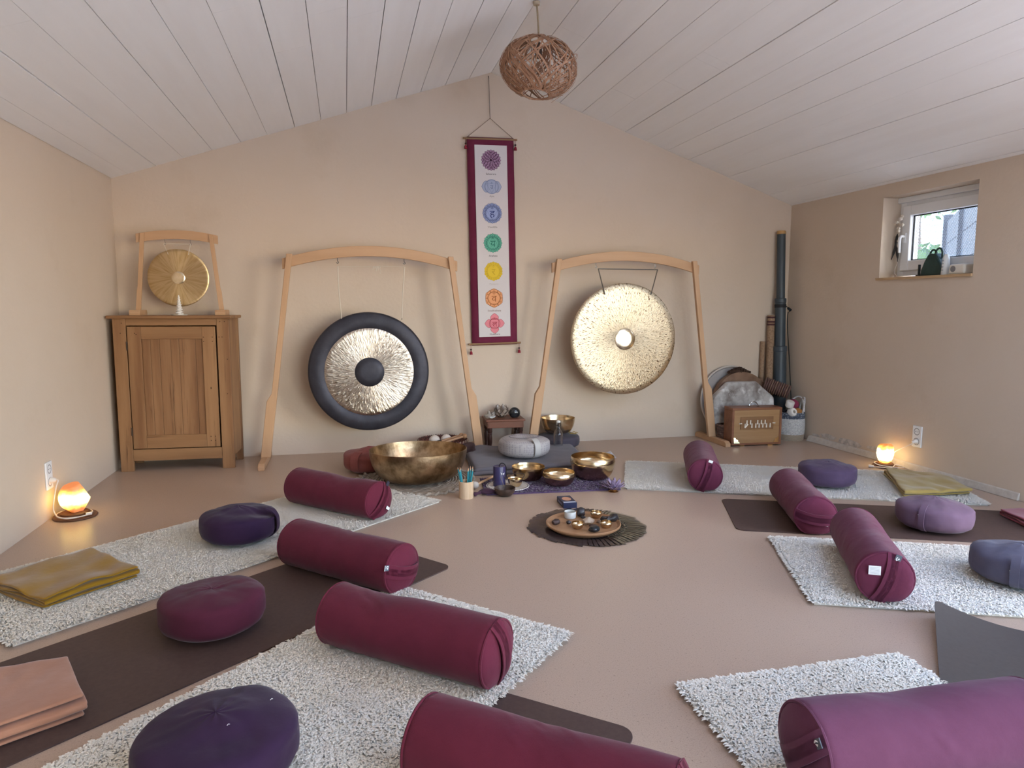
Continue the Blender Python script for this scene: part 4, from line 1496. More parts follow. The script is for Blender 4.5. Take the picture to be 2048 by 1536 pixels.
t = thing('floor_quilt', 'grey folded quilt on the floor beneath the patterned grey cushion', 'quilt', (1.33, 5.05, 0))
P_ = [(.86, 4.69), (1.73, 4.66), (1.80, 5.40), (.91, 5.44)]
for lay, (z_, dx) in enumerate(((.016, 0.012), (.045, 0.0))):
    n1, n2 = 44, 38
    V = []
    for i in range(n1):
        for j in range(n2):
            u, v = i / (n1 - 1), j / (n2 - 1)
            a = Vector(P_[0]).lerp(Vector(P_[1]), u)
            b = Vector(P_[3]).lerp(Vector(P_[2]), u)
            c = a.lerp(b, v)
            e = min(u, 1 - u, v, 1 - v)
            V.append((c.x - 1.33 - dx * (1 if u < .5 else -1), c.y - 5.05 - dx, z_ - .012 * max(0, 1 - e / .03) ** 2))
    V = np.array(V)
    V[:, 2] += .006 * vn(V * 5.5, 3 + lay) + .003 * vn(V * 13, 8 + lay)
    V[:, :2] += .010 * np.stack([vn(V * 4, 5 + lay), vn(V * 4, 6)], 1)
    if lay == 1:
        V[:, 2] += .012 * np.exp(-((V[:, 0] + .28) / .06) ** 2) * (V[:, 1] > .12)
    idx = np.arange(n1 * n2).reshape(n1, n2)
    Fq = np.stack([idx[:-1, :-1], idx[1:, :-1], idx[1:, 1:], idx[:-1, 1:]], -1).reshape(-1, 4)
    o = link('folded_layer', fast_mesh('folded_layer', V, Fq, grey_q), t)
    sm = o.modifiers.new('thick', 'SOLIDIFY')
    sm.thickness = .022
    sm.offset = 0
# patterned cushion
pat = bpy.data.materials.new('dotted_grey_cotton')
pat.use_nodes = True
g = NT(pat)
b = g.n['Principled BSDF']
b.inputs['Roughness'].default_value = .9
tc = g.new('ShaderNodeTexCoord')
vo = g.new('ShaderNodeTexVoronoi', Scale=62.0, Randomness=.25)
g.link(tc.outputs['Object'], vo.inputs['Vector'])
rp = g.new('ShaderNodeMapRange')
rp.inputs['From Min'].default_value, rp.inputs['From Max'].default_value = .30, .42
g.link(vo.outputs['Distance'], rp.inputs['Value'])
mx = g.new('ShaderNodeMix', data_type='RGBA')
mx.inputs[6].default_value, mx.inputs[7].default_value = (*hexc('9d979a'), 1), (*hexc('b3adac'), 1)
g.link(rp.outputs[0], mx.inputs[0])
g.link(mx.outputs[2], b.inputs['Base Color'])
pat_z = M('tag_pale', 'b9b7b4', rough=.8)
z_ = zafu('pale grey patterned cushion with an oval rim on top, on the grey quilt', 1.293, 4.985, .058, .194, .165, pat, 38, strap=(285, pat_z, .024), dent=(0, 0, .025))
seam_d = M('dark_seam_thread', '6d6970', rough=.9)
MB().tube([(.115 * math.cos(a), .095 * math.sin(a), +.150 - .003 * math.sin(a)) for a in np.linspace(0, 2 * PI, 40, endpoint=False)], .0016, 5, closed=True).build('oval_seam', seam_d, z_)
zafu('charcoal cushion with golden embroidery at the back wall under a singing bowl', 1.728, 5.505, 0, .178, .135, COT['charcoal'], 39)
gold_thr = M('gold_thread', 'b59a4a', rough=.5, metal=.4)
zk = [o for o in COL.objects if o.name.startswith('meditation_cushion') and o.get('label', '').startswith('charcoal')][0]
mb = MB()
q = random.Random(2)
for k in range(11):
    c = Vector((.085 + .03 * math.cos(k * 2.4) + .02 * q.random(), -.055 + .045 * math.sin(k * 1.7), 0))
    pts = [(c.x + .016 * math.cos(a) * (a / 6), c.y + .016 * math.sin(a) * (a / 6), .1325 - .25 * (c.x * c.x + c.y * c.y)) for a in np.linspace(.5, 7.5, 14)]
    mb.tube(pts, .0016, 4)
mb.build('embroidery', gold_thr, zk)
bowl('brass singing bowl standing on the charcoal cushion by the back wall', (1.708, 5.47, .134), .143, .125, .07, gold_in, .004, 1.0)

t = thing('water_bottle', 'clear swing top glass bottle beside the charcoal cushion', 'bottle', (1.655, 5.285, .0))
clear = bpy.data.materials.new('bottle_glass')
clear.use_nodes = True
g = NT(clear)
tr, gl = g.new('ShaderNodeBsdfTransparent'), g.new('ShaderNodeBsdfGlossy')
tr.inputs['Color'].default_value = (.955, .965, .97, 1)
gl.inputs['Roughness'].default_value = .06
lw, mx = g.new('ShaderNodeLayerWeight'), g.new('ShaderNodeMixShader')
lw.inputs['Blend'].default_value = .3
g.link(lw.outputs['Facing'], mx.inputs[0])
g.link(tr.outputs[0], mx.inputs[1])
g.link(gl.outputs[0], mx.inputs[2])
g.link(mx.outputs[0], g.n['Material Output'].inputs[0])
MB().lathe([(0, .0), (.036, 0), (.038, .005), (.038, .15), (.034, .175), (.018, .20), (.015, .235), (.019, .245), (.015, .247), (.012, .235), (.014, .205), (.03, .172), (.034, .148), (.034, .008), (0, .006)], 28).build('bottle_glass', clear, t, 50)
MB().lathe([(0, .25), (.017, .25), (.017, .262), (.008, .268), (0, .268)], 16).build('stopper', M('porcelain', 'eceae6', rough=.3), t)
mb = MB().tube([(.018, 0, .21), (.021, 0, .235), (.017, 0, .258)], .0016, 5).tube([(-.018, 0, .21), (-.021, 0, .235), (-.017, 0, .258)], .0016, 5)
mb.tube([(.017 * math.cos(a), .017 * math.sin(a), .212) for a in np.linspace(0, 2 * PI, 20, endpoint=False)], .0016, 5, closed=True)
mb.build('wire_clip', steel, t)

# purple fuzzy mat
fuz = M('purple_chenille', '5a4465', rough=.95, noise=(40, '49365a', .4, .7), sheen=.3)
t = thing('chenille_mat', 'purple chenille mat under the three singing bowls', 'mat', (1.29, 4.33, 0), math.radians(-4.6))
q_ = np.random.default_rng(5)
L_, W_ = .875, .40
MB().box(-L_ / 2, L_ / 2, -W_ / 2, W_ / 2, .0005, .008).build('backing', fuz, t, smooth=False)
n = 3400
bx = np.stack([q_.uniform(-L_ / 2, L_ / 2, n), q_.uniform(-W_ / 2, W_ / 2, n), np.full(n, .008)], 1)
ang = q_.uniform(0, 2 * PI, n)
dr_ = np.stack([np.cos(ang), np.sin(ang), np.zeros(n)], 1)
sd_ = np.stack([-np.sin(ang), np.cos(ang), np.zeros(n)], 1)
up = np.array([0, 0, 1.0])
s_ = q_.uniform(.8, 1.2, (n, 1)) * .007
V = np.stack([bx - sd_ * s_ * .7 - dr_ * s_ * .6, bx + sd_ * s_ * .7 - dr_ * s_ * .6, bx + sd_ * s_ * .7 + up * s_ * .9, bx - sd_ * s_ * .7 + up * s_ * .9, bx + sd_ * s_ * .6 + dr_ * s_ * .9 + up * s_ * .6, bx - sd_ * s_ * .6 + dr_ * s_ * .9 + up * s_ * .6], 1).reshape(-1, 3)
k = np.arange(n)[:, None] * 6
o = link('pile', fast_mesh('pile', V, np.concatenate([k + np.array([[0, 1, 2, 3]]), k + np.array([[3, 2, 4, 5]])]), fuz), t)
o['kind'] = 'stuff'
bowl('brass singing bowl at the back left of the purple mat, next to the candle', (1.185, 4.455, .012), .113, .092, .055, gold_dk)
bowl('smallest of the three brass singing bowls, front and middle on the purple mat', (1.345, 4.275, .012), .104, .088, .055, gold_in, .004, 1.06)
bowl('largest brass singing bowl on the purple mat, at its right end', (1.628, 4.405, .012), .148, .150, .085, gold_in, .0045, 1.05)

# candle, dish, hand bell, coconut bowl, pouch, mallet, pencils, card box, lotus, paper
t = thing('pillar_candle', 'tall violet pillar candle with a black ribbon on the white dish', 'candle', (.955, 4.325, .016))
violet_wax = M('violet_wax', '38325a', rough=.35, noise=(12, '5f5683', .45, .8), dark=(7, '25274a', .5, .7), spec=.6)
MB().lathe([(0, 0), (.040, 0), (.0405, .01), (.0405, .125), (.038, .131), (.03, .128), (0, .126)], 36).build('wax', violet_wax, t)
blk = M('black_ribbon', '16141c', rough=.5)
MB().tube(smooth_path([(0, 0, .124), (.0, 0, .136), (.012, -.004, .149), (.028, -.008, .146), (.040, -.012, .128), (.042, -.013, .10), (.041, -.02, .06)], 6), .0032, 6).build('ribbon', blk, t)
mb = MB()
for s_ in (-1, 1):
    mb.add([(.012, -.0412, .086), (.012 + s_ * .013, -.0405, .098), (.012 + s_ * .010, -.0412, .084), (.012 + s_ * .009, -.0412, .077)], [(0, 1, 2, 3)])
mb.build('silver_butterfly', M('silver_foil', 'd5d7e2', rough=.25, metal=.9), t, smooth=False)
t = thing('round_dish', 'flat white round dish with a dark rim pattern under candle and hand bell', 'dish', (1.008, 4.315, .010))
MB().lathe([(0, 0), (.13, 0), (.142, .006), (.140, .009), (.128, .005), (0, .004)], 56).build('plate', M('white_ceramic', 'dedad3', rough=.4), t)
mb = MB()
for k in range(46):
    a = 2 * PI * k / 46
    mb.tube([(.128 * math.cos(a), .128 * math.sin(a), .0062), (.137 * math.cos(a + .04), .137 * math.sin(a + .04), .0092)], .0014, 4)
o = mb.build('rim_pattern', M('dark_glaze', '4a4347', rough=.5), t)
o['kind'] = 'stuff'
bb = bowl('tiny brass bowl with a curved wire handle on the white dish', (1.052, 4.287, .016), .049, .052, .022, gold_in, .003, 1.0, group=None, name='hand_bell')
MB().tube(smooth_path([(.048, .0, .05), (.062, 0, .068), (.05, 0, .082), (.0, 0, .084), (-.045, .0, .072), (-.055, 0, .05), (-.075, .0, .066)], 6), .0022, 6).build('wire_handle', M('dark_wire', '3a2f2a', rough=.6), bb)
coco = M('coconut_shell', '3a2c26', rough=.45, noise=(30, '55433a', .4, .7))
bowl('dark coconut shell bowl at the front of the white dish', (.948, 4.135, .0), .066, .052, .02, coco, .004, 1.0, group=None, name='coconut_bowl')
MB().tube([(.955, 4.19, .045), (.925, 4.15, .115)], .0016, 5).build('incense_stick', M('incense', '8c7a66', rough=.9)).name = 'incense_stick'
tag(bpy.data.objects['incense_stick'], 'thin incense stick leaning in the coconut shell bowl', 'incense stick')
pouch_m = weave('pouch_purple', '4a3242', '3e2938', 600)
mb = MB().blob((.845, 4.185, .020), (.055, .035, .019), seed=4, amp=.12, nu=24, nv=14)
mb.tube(smooth_path([(.80, 4.175, .02), (.775, 4.16, .018), (.755, 4.165, .012)], 5), [.012, .012, .011, .010, .009, .010, .012, .014, .015, .012, .008][:11], 8)
tag(mb.build('pouch', pouch_m), 'small dark purple fabric pouch left of the coconut shell bowl', 'pouch')
t = thing('felt_mallet', 'gong mallet with a white felt head lying on the edge of the purple mat', 'mallet', (.795, 4.33, .028))
MB().blob((0, 0, 0), (.026, .026, .025), seed=2, amp=.06, nu=20, nv=14).build('felt_head', M('white_felt', 'b9b2aa', rough=.95, bump=(200, .4, .002)), t)
MB().tube([(.02, .02, .0), (.185, .19, .012)], .008, 10).build('handle', beech, t)

t = thing('pencil_cup', 'pale bamboo cup holding turquoise pencils in front of the large bowl', 'cup', (.704, 4.145, 0))
MB().lathe([(0, 0), (.044, 0), (.045, .003), (.045, .106), (.0435, .1075), (.041, .106), (.041, .006), (0, .005)], 40).build('cup_body', M('bamboo', 'd9bfa0', rough=.5, stretch=(1, 1, .05), noise=(60, 'c8a985', .4, .7)), t)
teal = M('turquoise_paint', '1f8c9c', rough=.35)
tipw = M('pencil_wood', 'd3a583', rough=.7)
lead = M('pencil_lead', '2f2f36', rough=.5)
q = random.Random(12)
spots = [(-.028, -.02, -.020), (-.022, .008, -.012), (-.030, .02, -.022), (.006, -.018, .006), (.012, .012, .012), (.018, -.005, .018), (.026, -.016, .028), (.028, .010, .036), (.020, .022, .024)]
for i, (x, y, ln_) in enumerate(spots):
    o = thing('pencil', 'turquoise pencil standing point up in the bamboo cup', 'pencil', (.704 + x * .5, 4.145 + y, .008), 0, 'turquoise pencils in the bamboo cup')
    o.rotation_euler = (-y * 1.2, x * 7.5 * .8, 0)
    h_ = .168 + q.uniform(-.006, .008)
    MB().lathe([(0, 0), (.0036, 0), (.0036, h_), (.0034, h_)], 6).build('shaft', teal, o, smooth=False)
    MB().lathe([(.0034, h_), (.0012, h_ + .014)], 10).build('wood_tip', tipw, o)
    MB().lathe([(.0012, h_ + .014), (0, h_ + .019)], 8).build('lead', lead, o)

A_, B_, C_ = at(1127, 1017.5), at(1154, 1016), at(1113, 1003)
xa = math.atan2(B_.y - A_.y, B_.x - A_.x)
t = thing('card_box', 'small navy card box with a peach oval on its lid on the bare floor', 'box', (A_.x, A_.y, 0), xa)
wx, wy = (B_ - A_).length, (C_ - A_).length
navy = M('navy_card', '22294a', rough=.45)
MB().box(0, wx, 0, wy, 0, .034).build('carton', navy, t, smooth=False, bevel=.0015)
MB().lathe([(0, .0004), (1, .0004), (1, 0)], 28, T=Matrix.Translation((wx * .5, wy * .55, .034)) @ Matrix.Diagonal((wx * .33, wy * .25, 1, 1))).build('oval_print', M('peach_print', 'd19a7c', rough=.5), t)
MB().box(.004, wx - .004, .006, .026, .0341, .0346).build('white_stripe', M('pale_print', 'c9d0e2', rough=.5), t, smooth=False)
MB().box(-.0006, 0, .03, wy - .03, .012, .022).build('spine_print', M('blue_print', '6a78a8', rough=.5), t, smooth=False)

LT = at(1228, 984)
t = thing('lotus_candle_holder', 'pale purple glass lotus candle holder on a golden foot, right of the mat', 'candle holder', (LT.x, LT.y + .01, 0))
MB().lathe([(0, 0), (.030, 0), (.032, .004), (.022, .010), (.024, .016), (0, .016)], 28).build('foot', M('gold_foot', 'b08a58', rough=.3, metal=1), t)
pet_m = M('lilac_glass', 'a58fb0', rough=.2, noise=(20, 'c7b6cf', .4, .7), trans=.25)
for ring, (nn, r0, rr_, zt, el) in enumerate(((6, .012, .040, .068, 1.0), (8, .018, .062, .050, .8), (8, .020, .075, .030, .5))):
    for i in range(nn):
        a = 2 * PI * (i + .5 * ring) / nn
        V, Fc = [], []
        for u in range(7):
            w_ = .017 * math.sin(PI * (.15 + .85 * u / 6)) if u < 6 else .0005
            rad = r0 + (rr_ - r0) * (u / 6) ** 1.3
            z = .016 + zt * (u / 6) ** .9
            for v in (-1, 0, 1):
                V.append((rad + .004 * abs(v), w_ * v, z))
        for u in range(6):
            for v in range(2):
                k = u * 3 + v
                Fc.append((k, k + 1, k + 4, k + 3))
        o = MB().add(V, Fc).build('petal', pet_m, t)
        o.rotation_euler = (0, 0, a)
        m_ = o.modifiers.new('s', 'SOLIDIFY')
        m_.thickness = .002
pp = [at(1195, 912), at(1221, 905), at(1233, 916), at(1225, 921)]
mb = MB().add([(p.x, p.y, .0015 + .012 * (i % 2)) for i, p in enumerate(pp)] + [(p.x, p.y, .0008 + .012 * (i % 2)) for i, p in enumerate(pp)], [(0, 1, 2, 3), (7, 6, 5, 4), (0, 4, 5, 1), (1, 5, 6, 2), (2, 6, 7, 3), (3, 7, 4, 0)])
tag(mb.build('paper_sheet', M('white_paper', 'dcdbe0', rough=.8), smooth=False), 'sheet of white paper on the floor behind the largest bowl of the purple mat', 'paper')

# ------------------------------------------------------------------ sunburst mat, tray and what lies on it
LM = (1.243, 3.44)
t = thing('sunburst_mat', 'round dark mat of overlapping metallic leaf strips under the wooden tray', 'mat', (LM[0], LM[1], 0))
leaf_a = M('dark_metal_leaf', '4d464b', rough=.24, metal=.6, noise=(6, '6a5c52', .4, .7), bump=(40, .3, .003))
leaf_b = M('olive_metal_leaf', '857a65', rough=.35, metal=.4, noise=(8, '5f5748', .4, .7), bump=(40, .3, .003))
MB().lathe([(0, .001), (.22, .001), (.22, .005), (0, .006)], 40).build('backing', leaf_a, t)
q = random.Random(8)
nl = 72
mb = MB()
for k in range(nl):
    a = 2 * PI * k / nl
    r1 = .322 + q.uniform(-.012, .008)
    V = []
    for u in range(6):
        rad = .13 + (r1 - .13) * u / 5
        w_ = (.0075 + .011 * u / 5) * (1 if u < 5 else .72)
        zc_ = .006 + .005 * math.sin(u * 2.3)
        for v, dz in ((-1, .0045), (0, .003), (1, .0)):
            V.append((rad, w_ * v, zc_ + dz))
    Fc = [(u * 3 + v, u * 3 + 3 + v, u * 3 + 4 + v, u * 3 + 1 + v) for u in range(5) for v in range(2)]
    mb.add(V, Fc, 1 if -1.35 < ((a + PI) % (2 * PI)) - PI < .75 else 0, Matrix.Rotation(a + q.uniform(-.012, .012), 4, 'Z'))
mb.build('leaf_strips', [leaf_a, leaf_b], t, 60)
TRAY = (1.205, 3.388)
t = thing('round_tray', 'round wooden tray with stones and small bowls on the sunburst mat', 'tray', (TRAY[0], TRAY[1], .011))
tray_m = wood('acacia_tray', 'b48c68', '9a7150', '7a5338', 'x', 10, .45)
MB().lathe([(0, 0), (.165, 0), (.180, .010), (.197, .022), (.199, .030), (.195, .033), (.188, .030), (.180, .024), (0, .022)], 72).build('tray_body', tray_m, t)
MB().lathe([(0, 0), (.09, 0)], 24, T=Matrix.Translation((0, 0, -.003))).build('foot_ring', tray_m, t)
TZ = .0335


def on_tray(px, py):
    p = at(px, py, TZ)
    return (p.x, p.y, TZ)


t = thing('tealight_cup', 'small white ceramic cup on the wooden tray', 'cup', on_tray(1140, 1036))
MB().lathe([(0, 0), (.027, 0), (.031, .004), (.032, .036), (.031, .038), (.029, .036), (.028, .008), (0, .006)], 36).build('cup_body', M('celadon_white', 'cfd0cb', rough=.35), t)
bw_m = gold_in
b1_ = bowl('little brass bowl at the back of the wooden tray', on_tray(1192, 1035), .030, .032, .014, bw_m, .0025, 1.05, group='little brass bowls on the tray', name='offering_bowl')
bowl('little brass bowl at the front left of the wooden tray', on_tray(1155, 1057), .031, .033, .014, bw_m, .0025, 1.08, group='little brass bowls on the tray', name='offering_bowl')
bowl('little brass bowl filled with dark chips at the right of the tray', on_tray(1212, 1055), .030, .031, .014, bw_m, .0025, 1.08, group='little brass bowls on the tray', name='offering_bowl')
dark_st = M('black_stone', '2a2729', rough=.35, noise=(20, '3d3638', .4, .7))
shiny_st = M('polished_black_stone', '202428', rough=.12, spec=.7)
brown_st = M('brown_stone', '4a3833', rough=.6, noise=(25, '2f2524', .4, .7))
pc = on_tray(1212, 1049)
for i in range(7):
    o = MB().blob((pc[0] + q.uniform(-.018, .018), pc[1] - .004 + q.uniform(-.014, .014), TZ + .032 + q.uniform(0, .006)), (.012, .010, .007), seed=i, facets=5).build('incense_chip', dark_st, None, 25)
    tag(o, 'dark chip heaped in the little brass bowl at the right of the tray', 'chip', 'dark chips in the little brass bowl')


def stone(label, px, py, r, m, seed, facets=0, rz=0, cat='stone'):
    p = on_tray(px, py)
    o = MB().blob((0, 0, r[2] * .95), r, seed=seed, amp=.12, facets=facets, nu=20, nv=14).build('stone', m, None, 25 if facets else 60)
    o.location, o.rotation_euler = p, (0, 0, rz)
    return tag(o, label, cat)


stone('smooth polished black pebble at the front edge of the tray', 1188, 1064, (.028, .024, .017), shiny_st, 3)
stone('large black stone behind the white cup on the tray', 1161, 1033, (.026, .026, .026), dark_st, 4, 4)
stone('small black stone in front of the large black one on the tray', 1166, 1037, (.014, .012, .009), dark_st, 14, 4)
stone('brown arrow shaped stone at the left of the tray', 1112, 1049, (.028, .020, .016), brown_st, 5, 8, .5)
stone('pointed dark stone at the right rim of the tray', 1228, 1043, (.030, .020, .022), dark_st, 6, 8, .4)
stone('small dark stone left of the front left brass bowl', 1137, 1048, (.014, .012, .010), dark_st, 7, 5)
stone('flat dark stone behind the polished pebble', 1186, 1054, (.022, .012, .008), brown_st, 8, 6, -.2)
stone('small pale brown stone between the clear crystal and the chip bowl', 1197, 1046, (.013, .010, .009), M('tan_stone', '8a6f5a', rough=.6), 9, 5)
stone('small dark stone behind the chip bowl on the tray', 1205, 1042, (.014, .012, .012), dark_st, 10, 6)
quartz = M('milky_quartz', 'cdb9a4', rough=.2, trans=.35, noise=(30, 'a98e78', .45, .7))
stone('translucent pale crystal slab in the middle of the tray', 1176, 1049, (.036, .026, .020), quartz, 12, 9, .2, 'crystal')

# ------------------------------------------------------------------ small table with crystals
t = thing('low_table', 'small reddish brown carved wooden table between the two gong stands', 'table', (1.262, 5.565, 0), math.radians(-3))
red_w = wood('reddish_wood', '7b4a36', '643727', '4a271b', 'x', 14, .4)
drk_w = wood('dark_turned_wood', '4a3029', '38231d', None, 'z', 14, .4)
TW, TD, TH = .30, .235, .262
MB().box(-TW / 2 - .012, TW / 2 + .012, -TD / 2 - .012, TD / 2 + .01, TH - .016, TH).build('table_top', red_w, t, smooth=False, bevel=.004)
mb = MB().box(-TW / 2 + .004, TW / 2 - .004, -TD / 2, -TD / 2 + .014, TH - .07, TH - .016).box(-TW / 2 + .004, TW / 2 - .004, TD / 2 - .014, TD / 2, TH - .07, TH - .016)
mb.box(-TW / 2, -TW / 2 + .014, -TD / 2, TD / 2, TH - .07, TH - .016).box(TW / 2 - .014, TW / 2, -TD / 2, TD / 2, TH - .07, TH - .016)
mb.build('apron', red_w, t, smooth=False, bevel=.002)
lp = [(0, 0), (.015, 0), (.018, .008), (.014, .02), (.018, .03), (.015, .04), (.019, .075), (.020, .11), (.016, .135), (.020, .142), (.015, .150), (.020, .158), (.020, .20), (0, .20)]
for sx in (-1, 1):
    for sy in (-1, 1):
        MB().lathe(lp, 16, T=Matrix.Translation((sx * (TW / 2 - .022), sy * (TD / 2 - .022), 0))).build('leg', drk_w, t)
cryst = M('clear_crystal', 'd7d0c8', rough=.1, trans=.6, noise=(25, 'a49a92', .45, .7))
mb = MB()
q = random.Random(21)
mb.blob((0, 0, .020), (.048, .036, .022), seed=3, facets=8, amp=.2)
for k in range(7):
    a = q.uniform(0, 2 * PI)
    d = Vector((math.cos(a) * .5, math.sin(a) * .5, 1)).normalized()
    c = Vector((q.uniform(-.025, .025), q.uniform(-.015, .015), .02))
    h_, w_ = q.uniform(.03, .055), q.uniform(.009, .014)
    mb.lathe([(0, 0), (w_, 0), (w_ * .9, h_ * .7), (0, h_)], 6, T=Matrix.Translation(c) @ d.to_track_quat('Z', 'Y').to_matrix().to_4x4())
o = mb.build('crystal_cluster', cryst, None, 20)
o.location = (1.145, 5.53, TH)
tag(o, 'clear rock crystal cluster at the left of the small table', 'crystal')
t = thing('capiz_lotus', 'grey shell lotus tealight holder in the middle of the small table', 'tealight holder', (1.245, 5.57, TH))
shell = M('capiz_shell', 'b9aba0', rough=.25, noise=(18, '94877e', .4, .7), trans=.2)
solder = M('dark_solder', '55483f', rough=.5, metal=.6)
MB().lathe([(0, 0), (.025, 0), (.028, .01), (.02, .02), (0, .02)], 20).build('cup_base', solder, t)
for ring, (nn, rb_, rt_, z0_, z1_) in enumerate(((8, .025, .062, .010, .055), (8, .03, .058, .03, .085), (6, .028, .04, .045, .108))):
    for i in range(nn):
        a = 2 * PI * (i + .5 * (ring % 2)) / nn
        rm, zm = (rb_ + rt_) / 2 + .012, (z0_ + z1_) / 2
        V = [(rb_, 0, z0_), (rm, .022, zm), (rt_, 0, z1_), (rm, -.022, zm)]
        o = MB().add(V, [(0, 1, 2, 3)]).tube(V, .0013, 4, 1, closed=True).build('shell_petal', [shell, solder], t, smooth=False)
        o.rotation_euler = (0, 0, a)
o = MB().blob((0, 0, .040), (.050, .034, .046), seed=8, amp=.06, nu=26, nv=18).build('black_tumbled_stone', shiny_st, None, 60)
o.location = (1.352, 5.53, TH)
tag(o, 'shiny black rounded stone at the right of the small table', 'stone')

# ------------------------------------------------------------------ basket with shakers and mallets behind the large bowl
t = thing('shallow_basket', 'dark woven basket with a patterned rim behind the large singing bowl', 'basket', (.735, 5.43, 0))
bask = M('dark_basket', '4c2f2a', rough=.8, noise=(60, '7a4a40', .5, .6))
MB().lathe([(0, 0), (.15, 0), (.185, .05), (.200, .11), (.196, .125), (.190, .118), (.178, .05), (.14, .012), (0, .010)], 48).build('woven_body', bask, t)
mb = MB()
for k in range(64):
    a = 2 * PI * k / 64
    mb.tube([(.203 * math.cos(a), .203 * math.sin(a), .110), (.197 * math.cos(a + .06), .197 * math.sin(a + .06), .128)], .004, 5, k % 2)
mb.build('rim_stitching', [M('rim_light', '9a8370', rough=.8), bask], t)
eggm = M('white_shaker', 'cfc3b8', rough=.6)
for x, y, lb in ((.665, 5.40, 'left'), (.76, 5.41, 'right')):
    tag(MB().blob((x, y, .125), (.045, .04, .042), amp=.02, nu=20, nv=14).build('egg_shaker', eggm), 'white egg shaker, the %s one in the dark basket' % lb, 'shaker')
for i, (x0_, y0_, x1_, y1_) in enumerate(((.76, 5.33, .875, 5.40), (.79, 5.30, .895, 5.36))):
    t = thing('wooden_beater', 'wooden beater with a ball end across the dark basket, %s' % ('rear one' if i == 0 else 'front one'), 'beater', (0, 0, 0))
    MB().tube([(x0_ - .06, y0_, .125), (x1_, y1_, .155)], .010, 10).build('stick', tray_m, t)
    MB().blob((x1_ + .005, y1_, .156), (.020, .020, .020), amp=0).build('ball_end', tray_m, t)
tag(MB().blob((.69, 5.32, .105), (.05, .03, .03), seed=6, amp=.2).build('dark_shaker', M('dark_shell', '2f2220', rough=.5)), 'small dark shaker at the front of the woven basket', 'shaker')
mb = MB().blob((.905, 5.30, .058), (.075, .055, .058), seed=16, amp=.15, nu=24, nv=16)
for k in range(12):
    mb.tube([(.85 + .009 * k, 5.255, .09), (.848 + .009 * k, 5.245, .045)], .0025, 5)
tag(mb.build('fringed_bag', M('dark_brown_cloth', '3f2b2a', rough=.9)), 'dark brown fringed bag between the woven basket and the gong stand', 'bag')

# ================================================================== RIGHT BACK CORNER
t = thing('shruti_box', 'wooden shruti drone box with ivory levers in the right corner', 'instrument', (3.385, 5.165, 0), math.radians(-4))
SW, SH, SD = .455, .330, .15
frm = wood('mahogany', '8c5d44', '734834', None, 'x', 16, .35)
frt = wood('teak_front', 'a7825c', '977249', '84603d', 'x', 20, .45)
z0 = .010
mb = MB().box(-SW / 2, SW / 2, 0, SD, z0, z0 + .018).box(-SW / 2, SW / 2, 0, SD, SH - .02, SH)
mb.box(-SW / 2, -SW / 2 + .02, 0, SD, z0 + .018, SH - .02).box(SW / 2 - .02, SW / 2, 0, SD, z0 + .018, SH - .02)
mb.build('case', frm, t, smooth=False, bevel=.003)
MB().box(-SW / 2 + .02, SW / 2 - .02, .006, SD - .01, z0 + .018, SH - .02).build('front_board', frt, t, smooth=False)
MB().box(-.150, .150, -.001, .006, .145, .252).build('lever_panel', wood('panel_brown', '8d6744', '7c5737', None, 'x', 18, .5), t, smooth=False, bevel=.002)
ivory = M('ivory_lever', 'efe6d8', rough=.35)
for k, (x, z, r_) in enumerate([(-.112, .178, 0), (-.097, .178, .7), (-.050, .178, 0), (-.015, .178, 0), (.016, .178, 0), (.050, .178, 0), (.084, .178, 0), (.117, .178, 0), (-.096, .207, 0), (-.063, .207, 0), (.002, .207, 0), (.036, .207, 0), (.070, .207, 0)]):
    MB().tube([(0, -.004, -.018), (0, -.006, .018)], [.0062, .0045], 8, T=TR((x, 0, z), (0, r_, 0))).build('lever', ivory, t)
brs = M('brass_fitting', 'd8c29a', rough=.12, metal=1)
for sx in (-1, 1):
    c = [(0, 0), (.048, 0), (.046, .012), (.036, .016), (.034, .030), (.018, .036), (.012, .048), (0, .048)]
    if sx < 0:
        P_ = [(-SW / 2 + .02 + x, z0 + .018 + z) for x, z in c]
    else:
        P_ = [(SW / 2 - .02 - x, z0 + .018 + z) for x, z in c][::-1]
    MB().prism(P_, .003, .0062, T=(Matrix.Translation((-SW / 2 + .02, -.006, z0 + .018)) @ Matrix.Rotation(math.radians(-15), 4, 'Z') @ Matrix.Rotation(math.radians(-8), 4, 'X') @ Matrix.Translation((SW / 2 - .02, 0, -z0 - .018))) if sx < 0 else None).build('corner_plate', brs, t, smooth=False)
    MB().tube([(sx * .165, -.003, .196), (sx * .140, -.004, .197)], .004, 8).build('slide_latch', ivory, t)
    MB().box(sx * .13 - .02, sx * .13 + .02, .0, .03, 0, z0).build('foot', brs, t, smooth=False)
MB().tube(smooth_path([(-.04, .07, SH), (-.037, .07, SH + .018), (-.02, .07, SH + .036), (0, .07, SH + .042), (.02, .07, SH + .036), (.037, .07, SH + .018), (.04, .07, SH)], 5), .004, 8).tube([(-.05, .07, SH + .004), (-.03, .07, SH + .004)], .006, 8).tube([(.03, .07, SH + .004), (.05, .07, SH + .004)], .006, 8).build('carry_handle', M('chrome', 'd2d4d8', rough=.1, metal=1), t)

